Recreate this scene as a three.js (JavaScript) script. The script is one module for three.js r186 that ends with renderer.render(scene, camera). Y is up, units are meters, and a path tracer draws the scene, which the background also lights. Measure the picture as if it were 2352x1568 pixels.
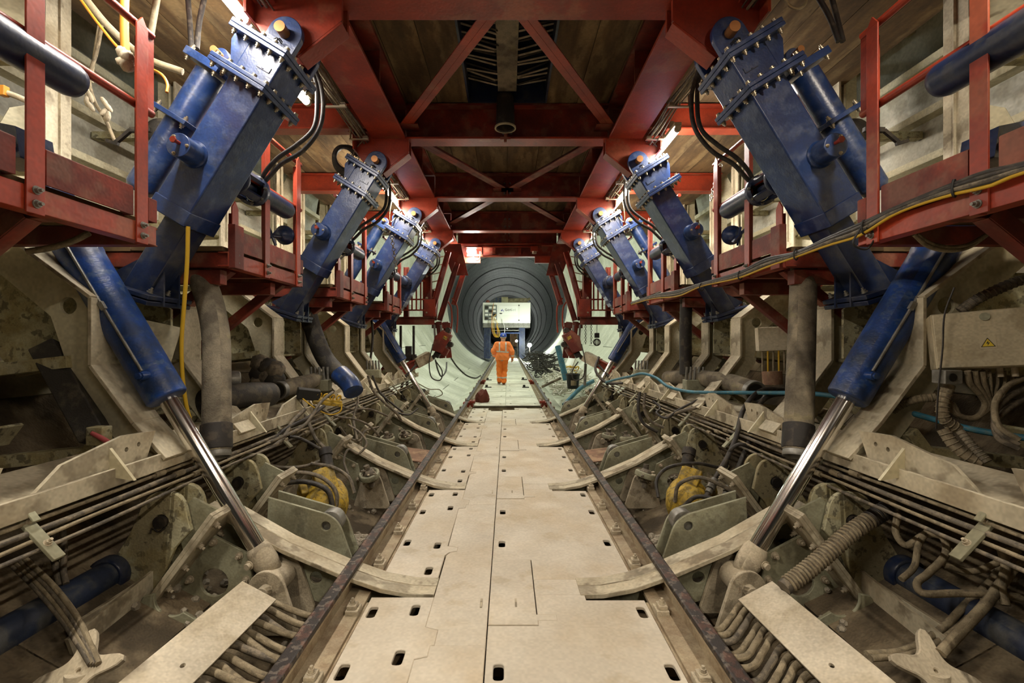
import * as THREE from 'three';
import { mergeGeometries } from 'three/addons/utils/BufferGeometryUtils.js';
import { RoundedBoxGeometry } from 'three/addons/geometries/RoundedBoxGeometry.js';
import { MarchingCubes } from 'three/addons/objects/MarchingCubes.js';
import { RectAreaLightUniformsLib } from 'three/addons/lights/RectAreaLightUniformsLib.js';

// ---------- camera, exposure, sky, large lights ----------
const F = 1080;                                   // focal length in pixels of the 2352 x 1568 frame
const scene = new THREE.Scene();
const camera = new THREE.PerspectiveCamera(2 * Math.atan(784 / F) * 180 / Math.PI, 1.5, 0.05, 400);
camera.position.set(0, 1.5, 0);
camera.lookAt(0, 1.5, -10);
camera.setViewOffset(2352, 1568, 11, -6, 2352, 1568);
const renderer = new THREE.WebGLRenderer({ antialias: true });
renderer.toneMapping = THREE.LinearToneMapping;
renderer.toneMappingExposure = 1.0;
renderer.shadowMap.enabled = true;
renderer.shadowMap.type = THREE.PCFSoftShadowMap;
RectAreaLightUniformsLib.init();
scene.background = new THREE.Color(0x000000);
// strip lamps [x, height, near distance, length, strength, colour]; the fittings are built further down
const WARM = 0xfff0da, WHITE = 0xfff6ea, COOL = 0xf4fbf0;
const STRIPS = [
  [-1.72, 3.62, 1.85, 1.25, 190, WHITE], [-1.76, 3.6, 3.3, 0.8, 260, WHITE], [-1.66, 3.62, 6.2, 1.2, 300, WARM],
  [1.68, 3.62, 4.62, 1.2, 300, WHITE], [1.66, 3.62, 6.35, 1.2, 300, WARM],
  [-1.7, 3.62, -0.5, 1.3, 470, WARM], [1.7, 3.62, 0.1, 1.3, 440, WARM], [1.7, 3.62, -2.2, 1.3, 240, WARM],
  [-1.66, 3.62, 8.5, 0.9, 240, WARM], [1.66, 3.62, 8.5, 0.9, 240, WARM],
];
// tunnel lamps beyond the gantry [x, height, distance, length, strength]
const FAR_LAMPS = [[0, 3.4, 43, 9], [0, 3.4, 56, 9], [0, 4.4, 72, 8], [0, 5.5, 92, 6]];
const TUNNEL_STRIPS = [[-2.4, 7.9, 13.2, 1.5, 600], [2.4, 7.9, 13.2, 1.5, 600], [-2.4, 7.9, 18.5, 1.5, 520], [2.4, 7.9, 18.5, 1.5, 520], [0, 8.6, 25, 1.5, 560]];
const FLOOD = [1.73, 1.42, 36.2];

// ---------- helpers ----------
let seed = 20240611;
const rnd = () => { seed = (seed * 1664525 + 1013904223) >>> 0; return seed / 4294967296; };
const rr = (a, b) => a + (b - a) * rnd();
const V = (x, y, z) => new THREE.Vector3(x, y, z);
const DEG = Math.PI / 180;
const names = new Map();
function numbered(n) { const k = names.get(n) || 0; names.set(n, k + 1); return k ? n + '_' + String(k).padStart(3, '0') : n; }
function tag(o, label, category, group, kind) {
  o.userData.label = label;
  if (category) o.userData.category = category;
  if (group) o.userData.group = group;
  if (kind) o.userData.kind = kind;
  return o;
}
let MIR = 1;                                       // -1 builds the mirrored, left hand version of a shape
function thing(name, x = 0, y = 0, z = 0, rz = 0, parent = scene) {
  const g = new THREE.Group(); g.name = parent === scene ? numbered(name) : name;
  g.position.set(x * MIR, y, z); g.rotation.z = rz * MIR; parent.add(g); return g;
}
function copyOf(o) { const c = o.clone(); c.name = numbered(o.name.replace(/_\d+$/, '')); c.userData = { ...o.userData }; scene.add(c); return c; }
const bare = (g) => {
  if (g.index) g = g.toNonIndexed();
  for (const k of Object.keys(g.attributes)) if (k !== 'position' && k !== 'normal') g.deleteAttribute(k);
  return g;
};
const UNIT = new Map();
function unitGeo(key, make) { if (!UNIT.has(key)) UNIT.set(key, bare(make())); return UNIT.get(key).clone(); }
class MB {
  constructor(bv = 0) { this.a = []; this.bv = bv; }
  add(g, m) { g = bare(g); if (m) g.applyMatrix4(m); this.a.push(g); return this; }
  box(w, h, d, x = 0, y = 0, z = 0, rx = 0, ry = 0, rz = 0) {
    const b = Math.min(this.bv, w * .3, h * .3, d * .3);
    const g = b > .0008 ? new RoundedBoxGeometry(w, h, d, 1, b) : unitGeo('box', () => new THREE.BoxGeometry(1, 1, 1)).scale(w, h, d);
    return this.add(g, new THREE.Matrix4().compose(V(x, y, z), new THREE.Quaternion().setFromEuler(new THREE.Euler(rx, ry, rz)), V(1, 1, 1)));
  }
  bar(a, b, w, h, up = V(0, 1, 0)) {               // box from a to b; w across, h along up
    const z = b.clone().sub(a), l = z.length(); z.normalize();
    let x = up.clone().cross(z); if (x.lengthSq() < 1e-6) x = V(1, 0, 0).cross(z); x.normalize();
    const y = z.clone().cross(x);
    const m = new THREE.Matrix4().makeBasis(x, y, z).setPosition(a.clone().add(b).multiplyScalar(.5));
    const bv = Math.min(this.bv, w * .3, h * .3);
    const g = bv > .0008 ? new RoundedBoxGeometry(w, h, l, 1, bv) : unitGeo('box', () => new THREE.BoxGeometry(1, 1, 1)).scale(w, h, l);
    return this.add(g, m);
  }
  frameAt(a, b, up) {
    const z = b.clone().sub(a), l = z.length(); z.normalize();
    let x = up.clone().cross(z); if (x.lengthSq() < 1e-6) x = V(1, 0, 0).cross(z); x.normalize();
    return { x, y: z.clone().cross(x), l };
  }
  beam(a, b, h, w, tf, tw, up = V(0, 1, 0)) {      // I section centred on the line a-b
    const { y } = this.frameAt(a, b, up), o = y.clone().multiplyScalar(h / 2 - tf / 2);
    this.bar(a.clone().add(o), b.clone().add(o), w, tf, up); this.bar(a.clone().sub(o), b.clone().sub(o), w, tf, up);
    return this.bar(a, b, tw, h - 2 * tf, up);
  }
  channel(a, b, h, w, t, side = 1, up = V(0, 1, 0)) { // web at the line, flanges towards side
    const { x, y } = this.frameAt(a, b, up), s = x.clone().multiplyScalar(side * w / 2), o = y.clone().multiplyScalar(h / 2 - t / 2);
    this.bar(a, b, t, h, up);
    for (const k of [-1, 1]) { const q = s.clone().addScaledVector(o, k); this.bar(a.clone().add(q), b.clone().add(q), w, t, up); }
    return this;
  }
  angle(a, b, w, t, sx = 1, sy = 1, up = V(0, 1, 0)) {
    const { x, y } = this.frameAt(a, b, up);
    const p = x.clone().multiplyScalar(sx * w / 2), q = y.clone().multiplyScalar(sy * w / 2);
    this.bar(a.clone().add(p), b.clone().add(p), w, t, up);
    return this.bar(a.clone().add(q), b.clone().add(q), t, w, up);
  }
  cyl(a, b, r, seg = 20, r2 = r, open = false) {
    const d = b.clone().sub(a), l = d.length();
    const g = new THREE.CylinderGeometry(r2, r, l, seg, 1, open);
    return this.add(g, new THREE.Matrix4().compose(a.clone().add(b).multiplyScalar(.5), new THREE.Quaternion().setFromUnitVectors(V(0, 1, 0), d.normalize()), V(1, 1, 1)));
  }
  lathe(pts, a, dir, seg = 24) {                    // pts [radius, along]
    const g = new THREE.LatheGeometry(pts.map(([r, y]) => new THREE.Vector2(Math.max(r, 1e-5), y)), seg);
    return this.add(g, new THREE.Matrix4().compose(a, new THREE.Quaternion().setFromUnitVectors(V(0, 1, 0), dir.clone().normalize()), V(1, 1, 1)));
  }
  tube(pts, r, n = 24, seg = 7, tension = .5) {
    const c = new THREE.CatmullRomCurve3(pts, false, 'centripetal', tension);
    this.add(new THREE.TubeGeometry(c, n, r, seg, false));
    for (const [p, t] of [[c.getPoint(0), c.getTangent(0).negate()], [c.getPoint(1), c.getTangent(1)]])
      this.add(new THREE.CircleGeometry(r, seg), new THREE.Matrix4().compose(p, new THREE.Quaternion().setFromUnitVectors(V(0, 0, 1), t.normalize()), V(1, 1, 1)));
    return this;
  }
  plate(pts, t, m = null, holes = [], bev = 0) {    // outline in x, y; thickness centred on z
    const s = new THREE.Shape(pts.map((p) => new THREE.Vector2(p[0], p[1])));
    for (const [x, y, r, ry] of holes) { const h = new THREE.Path(); h.absellipse(x, y, r, ry || r, 0, Math.PI * 2, true); s.holes.push(h); }
    const g = new THREE.ExtrudeGeometry(s, { depth: t - 2 * bev, bevelEnabled: bev > 0, bevelThickness: bev, bevelSize: bev, bevelSegments: 1, curveSegments: 10 });
    g.translate(0, 0, -t / 2 + bev);
    return this.add(g, m);
  }
  shape(s, t, m = null, bev = 0, cs = 10) {
    const g = new THREE.ExtrudeGeometry(s, { depth: t - 2 * bev, bevelEnabled: bev > 0, bevelThickness: bev, bevelSize: bev, bevelSegments: 1, curveSegments: cs });
    g.translate(0, 0, -t / 2 + bev);
    return this.add(g, m);
  }
  bolt(p, dir, r = .013, h = .014, shank = .012) {  // hex head, washer and thread end
    dir = dir.clone().normalize();
    this.cyl(p, p.clone().addScaledVector(dir, .004), r * 1.35, 10);
    this.cyl(p.clone().addScaledVector(dir, .004), p.clone().addScaledVector(dir, .004 + h), r, 6);
    if (shank) this.cyl(p.clone().addScaledVector(dir, .004 + h), p.clone().addScaledVector(dir, .004 + h + shank), r * .55, 8);
    return this;
  }
  geo() {
    if (!this.a.length) throw new Error('empty builder');
    const g = mergeGeometries(this.a);
    if (MIR < 0) {
      for (const k of ['position', 'normal']) { const A = g.attributes[k].array; for (let i = 0; i < A.length; i += 3) A[i] = -A[i]; }
      for (const k of ['position', 'normal']) { const A = g.attributes[k].array; for (let i = 0; i < A.length; i += 9) for (let j = 0; j < 3; j++) { const q = A[i + 3 + j]; A[i + 3 + j] = A[i + 6 + j]; A[i + 6 + j] = q; } }
    }
    return uvBox(g);
  }
  build(name, mat, parent = scene) {
    const m = new THREE.Mesh(this.geo(), mat); m.name = parent === scene ? numbered(name) : name;
    m.castShadow = m.receiveShadow = true; parent.add(m); return m;
  }
}
function uvBox(g) {                                 // box projected uv in metres
  const p = g.attributes.position.array, n = p.length / 3, uv = new Float32Array(n * 2), ou = rnd() * 3, ov = rnd() * 3;
  const a = V(), b = V(), c = V();
  for (let i = 0; i < n; i += 3) {
    a.fromArray(p, i * 3); b.fromArray(p, i * 3 + 3).sub(a); c.fromArray(p, i * 3 + 6).sub(a); b.cross(c);
    const x = Math.abs(b.x), y = Math.abs(b.y), z = Math.abs(b.z);
    const [u, v] = x > y && x > z ? [2, 1] : y > z ? [2, 0] : [0, 1];
    for (let k = 0; k < 3; k++) { uv[(i + k) * 2] = p[(i + k) * 3 + u] + ou; uv[(i + k) * 2 + 1] = p[(i + k) * 3 + v] + ov; }
  }
  g.setAttribute('uv', new THREE.BufferAttribute(uv, 2));
  return g;
}
const BOLTS = new Map();
function boltAt(parent, p, dir, mat, r = .013, h = .014, shank = .012) { // one bolt, a mesh of its own with a shared shape
  const key = [r, h, shank].join(); if (!BOLTS.has(key)) { const m0 = MIR; MIR = 1; BOLTS.set(key, new MB().bolt(V(), V(0, 1, 0), r, h, shank).geo()); MIR = m0; }
  const m = new THREE.Mesh(BOLTS.get(key), mat); m.name = 'bolt'; m.castShadow = m.receiveShadow = true;
  m.position.set(p.x * MIR, p.y, p.z); m.quaternion.setFromUnitVectors(V(0, 1, 0), V(dir.x * MIR, dir.y, dir.z).normalize()); parent.add(m); return m;
}
const mesh = (name, geo, mat, parent = scene) => { const m = new THREE.Mesh(geo, mat); m.name = parent === scene ? numbered(name) : name; m.castShadow = m.receiveShadow = true; parent.add(m); return m; };
const at = (px, py, d) => V((px - 1165) * d / F, 1.5 - (py - 790) * d / F, -d);   // a point seen at a pixel, d metres away
const M4 = (x, y, z, rx = 0, ry = 0, rz = 0) => new THREE.Matrix4().compose(V(x, y, z), new THREE.Quaternion().setFromEuler(new THREE.Euler(rx, ry, rz)), V(1, 1, 1));
function roundedTop(w, h, r, base = w) {            // plate outline: base at y = 0, rounded eye at y = h
  const s = new THREE.Shape(); s.moveTo(-base / 2, 0); s.lineTo(-r, h); s.absarc(0, h, r, Math.PI, 0, true); s.lineTo(base / 2, 0); s.closePath(); return s;
}
function holeIn(s, x, y, r) { const h = new THREE.Path(); h.absarc(x, y, r, 0, Math.PI * 2, true); s.holes.push(h); return s; }

// ---------- procedural materials ----------
const hash = (x, y, s) => { let h = (x * 374761393 + y * 668265263 + s * 974634777) | 0; h = Math.imul(h ^ (h >>> 13), 1274126177); h ^= h >>> 16; return (h >>> 0) / 4294967296; };
function vnoise(u, v, p, q, s) {                    // tileable value noise, p x q cells
  const x = u * p, y = v * q, i = Math.floor(x), j = Math.floor(y); let f = x - i, g = y - j; f = f * f * (3 - 2 * f); g = g * g * (3 - 2 * g);
  const i0 = i % p, i1 = (i + 1) % p, j0 = j % q, j1 = (j + 1) % q;
  return (hash(i0, j0, s) * (1 - f) + hash(i1, j0, s) * f) * (1 - g) + (hash(i0, j1, s) * (1 - f) + hash(i1, j1, s) * f) * g;
}
function fbm(u, v, p, o, s, ax = 1, ay = 1) { let a = 0, w = .5, t = 0; for (let k = 0; k < o; k++) { a += w * vnoise(u, v, p * ax, p * ay, s + k * 17); t += w; w *= .55; p *= 2; } return a / t; }
const sm = (a, b, x) => { x = Math.min(1, Math.max(0, (x - a) / (b - a))); return x * x * (3 - 2 * x); };
const hex = (h) => [(h >> 16) & 255, (h >> 8) & 255, h & 255];
const mix = (a, b, t) => [a[0] + (b[0] - a[0]) * t, a[1] + (b[1] - a[1]) * t, a[2] + (b[2] - a[2]) * t];
function dataTex(n, data, srgb, metres) {
  const t = new THREE.DataTexture(data, n, n, THREE.RGBAFormat); t.magFilter = THREE.LinearFilter; t.minFilter = THREE.LinearMipmapLinearFilter; t.generateMipmaps = true;
  t.wrapS = t.wrapT = THREE.RepeatWrapping; t.repeat.set(1 / metres, 1 / metres); if (srgb) t.colorSpace = THREE.SRGBColorSpace; t.needsUpdate = true; return t;
}
let texSeed = 1;
// layers: [colour, amount 0..1, cells across, sharpness, stretch x, stretch y]
function surface(base, layers, { rough = .6, metal = 0, size = 1.2, n = 512, bump = .0015, grain = .06, extra = {} } = {}) {
  const col = new Uint8Array(n * n * 4), bm = new Uint8Array(n * n * 4), s0 = (texSeed += 101), b0 = hex(base);
  const L = layers.map(([c, amt, p = 5, sh = .12, ax = 1, ay = 1]) => [hex(c), amt, p, sh, ax, ay]);
  for (let j = 0; j < n; j++) for (let i = 0; i < n; i++) {
    const u = i / n, v = j / n, k = (j * n + i) * 4; let c = b0, h = .5;
    const g = vnoise(u, v, 128, 128, s0 + 7);
    L.forEach(([lc, amt, p, sh, ax, ay], q) => {
      const f = fbm(u, v, p, 5, s0 + q * 31, ax, ay), t = sm(.5 - sh, .5 + sh, f + (amt - .5) * .5) ;
      c = mix(c, lc, t * Math.min(1, amt * 1.6)); h += (t - .5) * .3;
    });
    const e = 1 + (g - .5) * grain * 2 + (fbm(u, v, 4, 3, s0 + 91) - .5) * grain * 4;
    for (let q = 0; q < 3; q++) col[k + q] = Math.max(0, Math.min(255, c[q] * e));
    col[k + 3] = 255; h = h * .7 + g * .3; bm[k] = bm[k + 1] = bm[k + 2] = Math.max(0, Math.min(255, h * 255)); bm[k + 3] = 255;
  }
  const m = new THREE.MeshPhysicalMaterial({ map: dataTex(n, col, true, size), roughness: rough, metalness: metal, ...extra });
  if (bump) { m.bumpMap = dataTex(n, bm, false, size); m.bumpScale = bump; }
  return m;
}
const plain = (c, rough = .6, metal = 0, extra = {}) => new THREE.MeshPhysicalMaterial({ color: c, roughness: rough, metalness: metal, ...extra });
const M = {
  red: surface(0x9c3820, [[0x74291a, .45, 6, .15], [0x9b7a5c, .22, 9, .08]], { rough: .42, size: 1.6 }),
  redDirty: surface(0x85301e, [[0x58221a, .5, 5, .15], [0x86705c, .3, 7, .1]], { rough: .6, size: 1.3 }),
  blue: surface(0x203868, [[0x182a50, .5, 5, .2], [0x6d7080, .3, 18, .2], [0x46403c, .14, 26, .08]], { rough: .34, size: 1.1, extra: { clearcoat: .25, clearcoatRoughness: .35 } }),
  blueDark: surface(0x1a2848, [[0x131c34, .5, 5, .2], [0x4e4b48, .38, 16, .2]], { rough: .4, size: 1.1 }),
  blueWorn: surface(0x1d3f80, [[0x15305c, .45, 5, .2], [0x7b7770, .2, 22, .08], [0x25262c, .32, 8, .16]], { rough: .36, size: .9 }),
  cream: surface(0xb5ac94, [[0x8a7c62, .42, 4, .16], [0x463b2a, .3, 10, .06], [0xcac2aa, .4, 6, .2]], { rough: .72, size: 1.5, bump: .002 }),
  creamPale: surface(0xc6c0a4, [[0x9c906e, .34, 4, .16], [0x6b5c40, .16, 9, .06]], { rough: .66, size: 1.8 }),
  creamSpeck: surface(0xaeaa8c, [[0x7a6e50, .34, 5, .12], [0x2f2a20, .3, 26, .05], [0x8f8154, .35, 8, .12]], { rough: .75, size: .9, bump: .0025 }),
  greyGreen: surface(0x93937c, [[0x6f6a52, .42, 5, .16], [0x474234, .2, 14, .06]], { rough: .74, size: 1.1, bump: .002 }),
  skin: surface(0xb4b3a6, [[0x8f8a78, .36, 4, .18], [0x5d5440, .2, 8, .08]], { rough: .6, size: 2.2 }),
  skinDirty: surface(0x7d775f, [[0x564a33, .46, 4, .18], [0x3a3122, .24, 8, .08]], { rough: .75, size: 2.2 }),
  dust: surface(0xb4a992, [[0x968b74, .42, 6, .2], [0x51493b, .2, 12, .07]], { rough: .88, size: .8, bump: .003 }),
  plateDust: surface(0xb6ac97, [[0x968b74, .4, 5, .2], [0x3b352b, .24, 5, .07], [0xc6beac, .4, 8, .2]], { rough: .85, size: 1.1, bump: .002 }),
  blueDust: surface(0x243049, [[0x171d2b, .45, 5, .2], [0x6a6557, .36, 8, .14]], { rough: .6, size: .7 }),
  deck: surface(0xc0b7a5, [[0xb5a68c, .4, 4, .2], [0x9d8a68, .16, 9, .06], [0xcbc4b4, .4, 7, .2]], { rough: .78, size: 1.7, grain: .035 }),
  deckPale: surface(0xc4c2b0, [[0xaba690, .4, 4, .2], [0xd4d2c2, .4, 7, .2]], { rough: .75, size: 1.6 }),
  rust: surface(0x7d5f4a, [[0x5a4230, .45, 6, .15], [0xa58c6c, .4, 8, .12]], { rough: .8, size: .8 }),
  railHead: surface(0x2f2a28, [[0x9a8f80, .3, 18, .05], [0x7d4a38, .26, 9, .08]], { rough: .5, metal: .3, size: .5 }),
  railSide: surface(0x9a8c73, [[0x77634a, .4, 6, .15], [0xa79a7e, .4, 9, .12]], { rough: .75, size: .8 }),
  hose: surface(0x2a2724, [[0x5c5446, .35, 10, .12]], { rough: .55, size: .4, bump: .001, n: 256 }),
  hoseDust: surface(0x8f836a, [[0x6b604b, .45, 10, .14], [0x3a342b, .2, 16, .08]], { rough: .85, size: .4, bump: .002, n: 256 }),
  hoseGrey: surface(0x5d564a, [[0x877b66, .45, 10, .14], [0x2f2b26, .3, 14, .08]], { rough: .75, size: .4, bump: .002, n: 256 }),
  duct: surface(0x6b6353, [[0x4b4438, .45, 8, .14], [0x8d836d, .4, 6, .14], [0xa3a04a, .06, 5, .03]], { rough: .85, size: .7, bump: .004 }),
  ductBlack: surface(0x2b2824, [[0x57503f, .36, 8, .1]], { rough: .7, size: .5, bump: .004, n: 256 }),
  timber: surface(0x6b5434, [[0x463520, .5, 3, .2, 1, 6], [0x95835f, .28, 4, .12, 1, 4], [0x3a2c1a, .22, 10, .06, 1, 3]], { rough: .8, size: 2, bump: .002 }),
  steel: surface(0x8b8a84, [[0x6a675d, .4, 8, .15]], { rough: .45, metal: .5, size: .4, n: 256, bump: .0006 }),
  zinc: plain(0xb5ab94, .38, .8), chrome: plain(0xe2dfda, .16, 1), brass: plain(0xb07a4a, .45, .6), black: plain(0x14130f, .6),
  darkSteel: surface(0x2c2926, [[0x554b3e, .35, 9, .1]], { rough: .6, metal: .3, size: .5, n: 256 }),
  yellow: surface(0xb9992c, [[0x5d4f26, .4, 8, .12], [0x2b261c, .22, 16, .06], [0xa39572, .3, 9, .1]], { rough: .6, size: .4, n: 256 }),
  yellowCable: plain(0xc7a022, .5), orangeHose: plain(0xc4842a, .5), blueHose: surface(0x2f6b80, [[0x6b7a72, .35, 12, .1]], { rough: .6, size: .3, n: 256 }),
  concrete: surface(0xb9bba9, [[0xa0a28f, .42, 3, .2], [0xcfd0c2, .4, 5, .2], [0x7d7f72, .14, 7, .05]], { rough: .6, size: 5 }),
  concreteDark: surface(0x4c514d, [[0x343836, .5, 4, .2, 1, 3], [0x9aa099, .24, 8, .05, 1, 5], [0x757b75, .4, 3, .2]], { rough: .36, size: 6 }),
  white: plain(0xe2e2da, .5), offWhite: surface(0xb3a88c, [[0x8a7a58, .36, 4, .18], [0x6a5c40, .18, 7, .08]], { rough: .55, size: 1 }),
  mud: surface(0x5f5340, [[0x3a3224, .5, 6, .15], [0x857860, .34, 8, .14]], { rough: .95, size: 1, bump: .012 }),
  rubble: surface(0xa59d8c, [[0x7c7464, .45, 8, .15]], { rough: .95, size: .4, bump: .006, n: 256 }),
};
const glow = (c, k) => new THREE.MeshStandardMaterial({ color: 0x222222, emissive: c, emissiveIntensity: k, roughness: .5 });
const D = (k) => 3.08 + 2.05 * k;                   // distance of frame station k
const ORD = ['first', 'second', 'third', 'fourth', 'fifth', 'sixth', 'seventh', 'eighth', 'ninth', 'tenth', 'eleventh', 'twelfth', 'thirteenth', 'fourteenth'];
const WORD = ['nearest the camera', 'second from the camera', 'third from the camera', 'fourth and farthest from the camera'];
const SIDE = (s) => (s < 0 ? 'left' : 'right');
const CY = 3.8, RS = 4.2;                            // form centre height and skin radius
const arcX = (y, r = RS, cy = CY) => Math.sqrt(Math.max(0, r * r - (y - cy) ** 2));
// ---------- the setting ----------
const struct = (g) => { g.userData.kind = 'structure'; return g; };
const TZ = 10.5, TILT = .012;                       // beyond the gantry the tunnel climbs gently
const ty = (d) => TILT * Math.max(0, d - TZ);
function sloped(o) { o.position.z = -TZ; o.rotation.x = TILT; return o; }

// form skin: curved steel panels, longitudinal stringers, pairs of kinked ribs
function arcStrip(a0, a1, r0, r1, len, n = 4) {     // curved plate between two angles, centred on z
  const s = new THREE.Shape();
  s.absarc(0, CY, r1, a0, a1, false); s.absarc(0, CY, r0, a1, a0, true); s.closePath();
  const g = new THREE.ExtrudeGeometry(s, { depth: len, bevelEnabled: false, curveSegments: n }); g.translate(0, 0, -len / 2); return g;
}
const RIB = [[3.3, 6.1], [3.3, 2.62], [2.78, 2.1], [2.32, 1.76], [2.32, 1.38], [2.08, 1.06], [1.9, .86]];
for (const s of [-1, 1]) {
  MIR = s;
  const wall = struct(thing('wall_' + SIDE(s)));
  const panels = [];
  for (let i = 0; i < 11; i++) {
    const a0 = (-92 + i * 13.2) * DEG + .0012, a1 = (-92 + (i + 1) * 13.2) * DEG - .0012;
    panels.push(new MB().add(arcStrip(a0, a1, RS, RS + .02, 2.042)).geo());
  }
  const stringer = [];
  for (let i = 0; i < 15; i++) {
    const a = (-34 + i * 6.6) * DEG, n = V(Math.cos(a), Math.sin(a), 0), p = V(n.x * (RS - .06), CY + n.y * (RS - .06), 0);
    const b = new MB(); b.channel(p.clone().add(V(0, 0, -1.02)), p.clone().add(V(0, 0, 1.02)), .12, .07, .009, -1, n); stringer.push(b.geo());
  }
  const ribOut = [[2.08, .74], [2.27, .98], [2.5, 1.3], [2.62, 1.66], [2.98, 1.96], [3.52, 2.5], [3.54, 6.1]];
  const web = new MB().plate([...RIB, ...ribOut], .022, null, [[2.52, 1.72, .05]]).geo();
  const fl = new MB(.004); for (let i = 0; i < RIB.length - 1; i++) fl.bar(V(...RIB[i], 0), V(...RIB[i + 1], 0), .2, .022, V(RIB[i + 1][1] - RIB[i][1], RIB[i][0] - RIB[i + 1][0], 0).normalize());
  fl.bar(V(3.285, 6, 0), V(3.285, 2.7, 0), .012, .03, V(1, 0, 0));
  const flange = fl.geo();
  const tie = (x0, y0, x1, y1) => new MB(.003).bar(V(x0, y0, 0), V(x1, y1, 0), .09, .07).geo();
  const ties = [tie(2.2, .9, 2.95, .82), tie(2.5, 1.4, 3.38, 1.3), tie(2.95, 2.0, 3.78, 1.98), tie(3.5, 2.7, 4.02, 2.62), tie(3.5, 3.6, 4.17, 3.6), tie(3.5, 4.6, 4.1, 4.66), tie(2.3, 1.0, 2.62, .58)];
  const stiff = new MB(.003);
  for (const y of [1.38, 2.1, 2.75]) { const x0 = y < 2 ? 2.4 : y < 2.4 ? 2.85 : 3.35, x1 = arcX(y) - .1; stiff.box(x1 - x0, .02, .72, (x0 + x1) / 2, y, 0); }
  stiff.plate([[2.34, 1.74], [2.62, 1.98], [2.9, 2.12], [3.3, 1.7], [3.0, 1.3], [2.34, 1.4]], .022, M4(0, 0, -.2)).plate([[2.34, 1.74], [2.62, 1.98], [2.9, 2.12], [3.3, 1.7], [3.0, 1.3], [2.34, 1.4]], .022, M4(0, 0, .2));
  const stiffG = stiff.geo();
  const gus = new MB(.003);
  for (const [z, q] of [[.37, 1], [-.37, -1]]) {
    gus.plate([[0, 0], [.62, -.1], [.3, .8], [0, 1.0]], .018, new THREE.Matrix4().makeRotationY(q * 62 * DEG).setPosition(3.34, 2.35, z + q * .1));
    gus.plate([[0, 0], [.5, .12], [.1, .95]], .018, new THREE.Matrix4().makeRotationY(q * 50 * DEG).setPosition(3.34, 3.5, z + q * .1));
  }
  const gusG = gus.geo();
  for (let k = -1; k <= 3; k++) {
    const z = -D(k);
    panels.forEach((g, i) => { const m = mesh('form_panel', g, i < 4 ? M.mud : i < 6 ? M.skinDirty : M.skin, wall); m.position.z = z; });
    stringer.forEach((g) => { const m = mesh('stringer', g, M.creamPale, wall); m.position.z = z; });
    for (const o of [-.37, .37]) {
      const r = thing('rib', 0, 0, 0, 0, wall); r.position.z = z + o;
      ties.forEach((g) => mesh('tie_bar', g, M.creamSpeck, r)); mesh('web_plate', web, M.creamPale, r); mesh('flange', flange, M.cream, r);
    }
    if (k >= 0) { mesh('stiffener', stiffG, M.creamSpeck, wall).position.z = z; }
    mesh('gusset', gusG, M.creamPale, wall).position.z = z;
  }
  // braces between neighbouring rib pairs
  for (let k = -1; k < 3; k++) {
    const b = new MB(.004);
    b.channel(V(2.5, 1.25, -D(k) - .45), V(2.95, 2.0, -D(k + 1) + .45), .1, .06, .01, 1, V(-.6, .8, 0));
    b.bar(V(2.75, 1.0, -D(k) - .45), V(2.75, 1.0, -D(k + 1) + .45), .14, .02, V(.8, .6, 0)).bar(V(2.9, 1.42, -D(k) - .45), V(2.9, 1.42, -D(k + 1) + .45), .16, .02, V(.8, .6, 0));
    b.build('brace', M.creamSpeck, wall);
  }
}
MIR = 1;
{ // end frame of the form and the stop at its far end
  const e = struct(thing('wall_end')); const s = new THREE.Shape(); s.absarc(0, CY + .3, 5.1, 0, Math.PI * 2, false);
  const h = new THREE.Path(); h.absarc(0, CY, RS - .02, 0, Math.PI * 2, true); s.holes.push(h);
  new MB().shape(s, .06, M4(0, 0, -10.36), 0, 40).build('stop_end', M.timber, e);
  const b = struct(thing('wall_back')); new MB().plate([[-6, -1], [6, -1], [6, 10], [-6, 10]], .2, M4(0, 0, 9)).build('rear_bulkhead', M.concreteDark, b);
}
// tunnel beyond: lining rings, the first ones split into their segments
{
  const t = struct(sloped(thing('wall_tunnel')));
  const TY = 4.3, R = 4.8;
  const ringGeo = (w, ph0, ph, n, lip = 0) => {
    const c = .02, pr = [[R + .3, 0], [R + c, 0], [R, c], [R, w * .5], [R, w - c - lip], [R - lip * .5, w - lip], [R - lip * .5, w], [R + c, w], [R + .3, w], [R + .3, 0]].map(([r, y]) => new THREE.Vector2(r, y));
    const g = new THREE.LatheGeometry(pr, n, ph0, ph); g.rotateX(-Math.PI / 2); return uvBox(bare(g));
  };
  const segs = []; for (let i = 0; i < 7; i++) segs.push(ringGeo(1.58, (i + .5) / 7 * Math.PI * 2 + .002, Math.PI * 2 / 7 - .004, 14));
  let d = 0, k = 0;
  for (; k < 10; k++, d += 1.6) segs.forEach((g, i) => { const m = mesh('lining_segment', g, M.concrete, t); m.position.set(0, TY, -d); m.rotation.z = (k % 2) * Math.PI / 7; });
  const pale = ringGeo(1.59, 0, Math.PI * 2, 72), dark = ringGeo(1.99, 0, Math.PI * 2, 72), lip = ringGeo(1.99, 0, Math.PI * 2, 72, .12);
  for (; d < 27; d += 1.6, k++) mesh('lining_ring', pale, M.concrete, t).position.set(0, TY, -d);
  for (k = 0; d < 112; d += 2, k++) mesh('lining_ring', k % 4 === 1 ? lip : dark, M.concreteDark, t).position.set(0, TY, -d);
  new MB().cyl(V(0, TY, -d), V(0, TY, -d - .2), R + .3, 48).build('tunnel_end', M.concreteDark, t);
  // rising pale kerb of concrete under the track
  new MB().plate([[-1.9, -.3], [1.9, -.3], [1.15, -.03], [-1.15, -.03]], 99, M4(0, -.12, -51)).build('track_bed', M.concrete, t);
}
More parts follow.
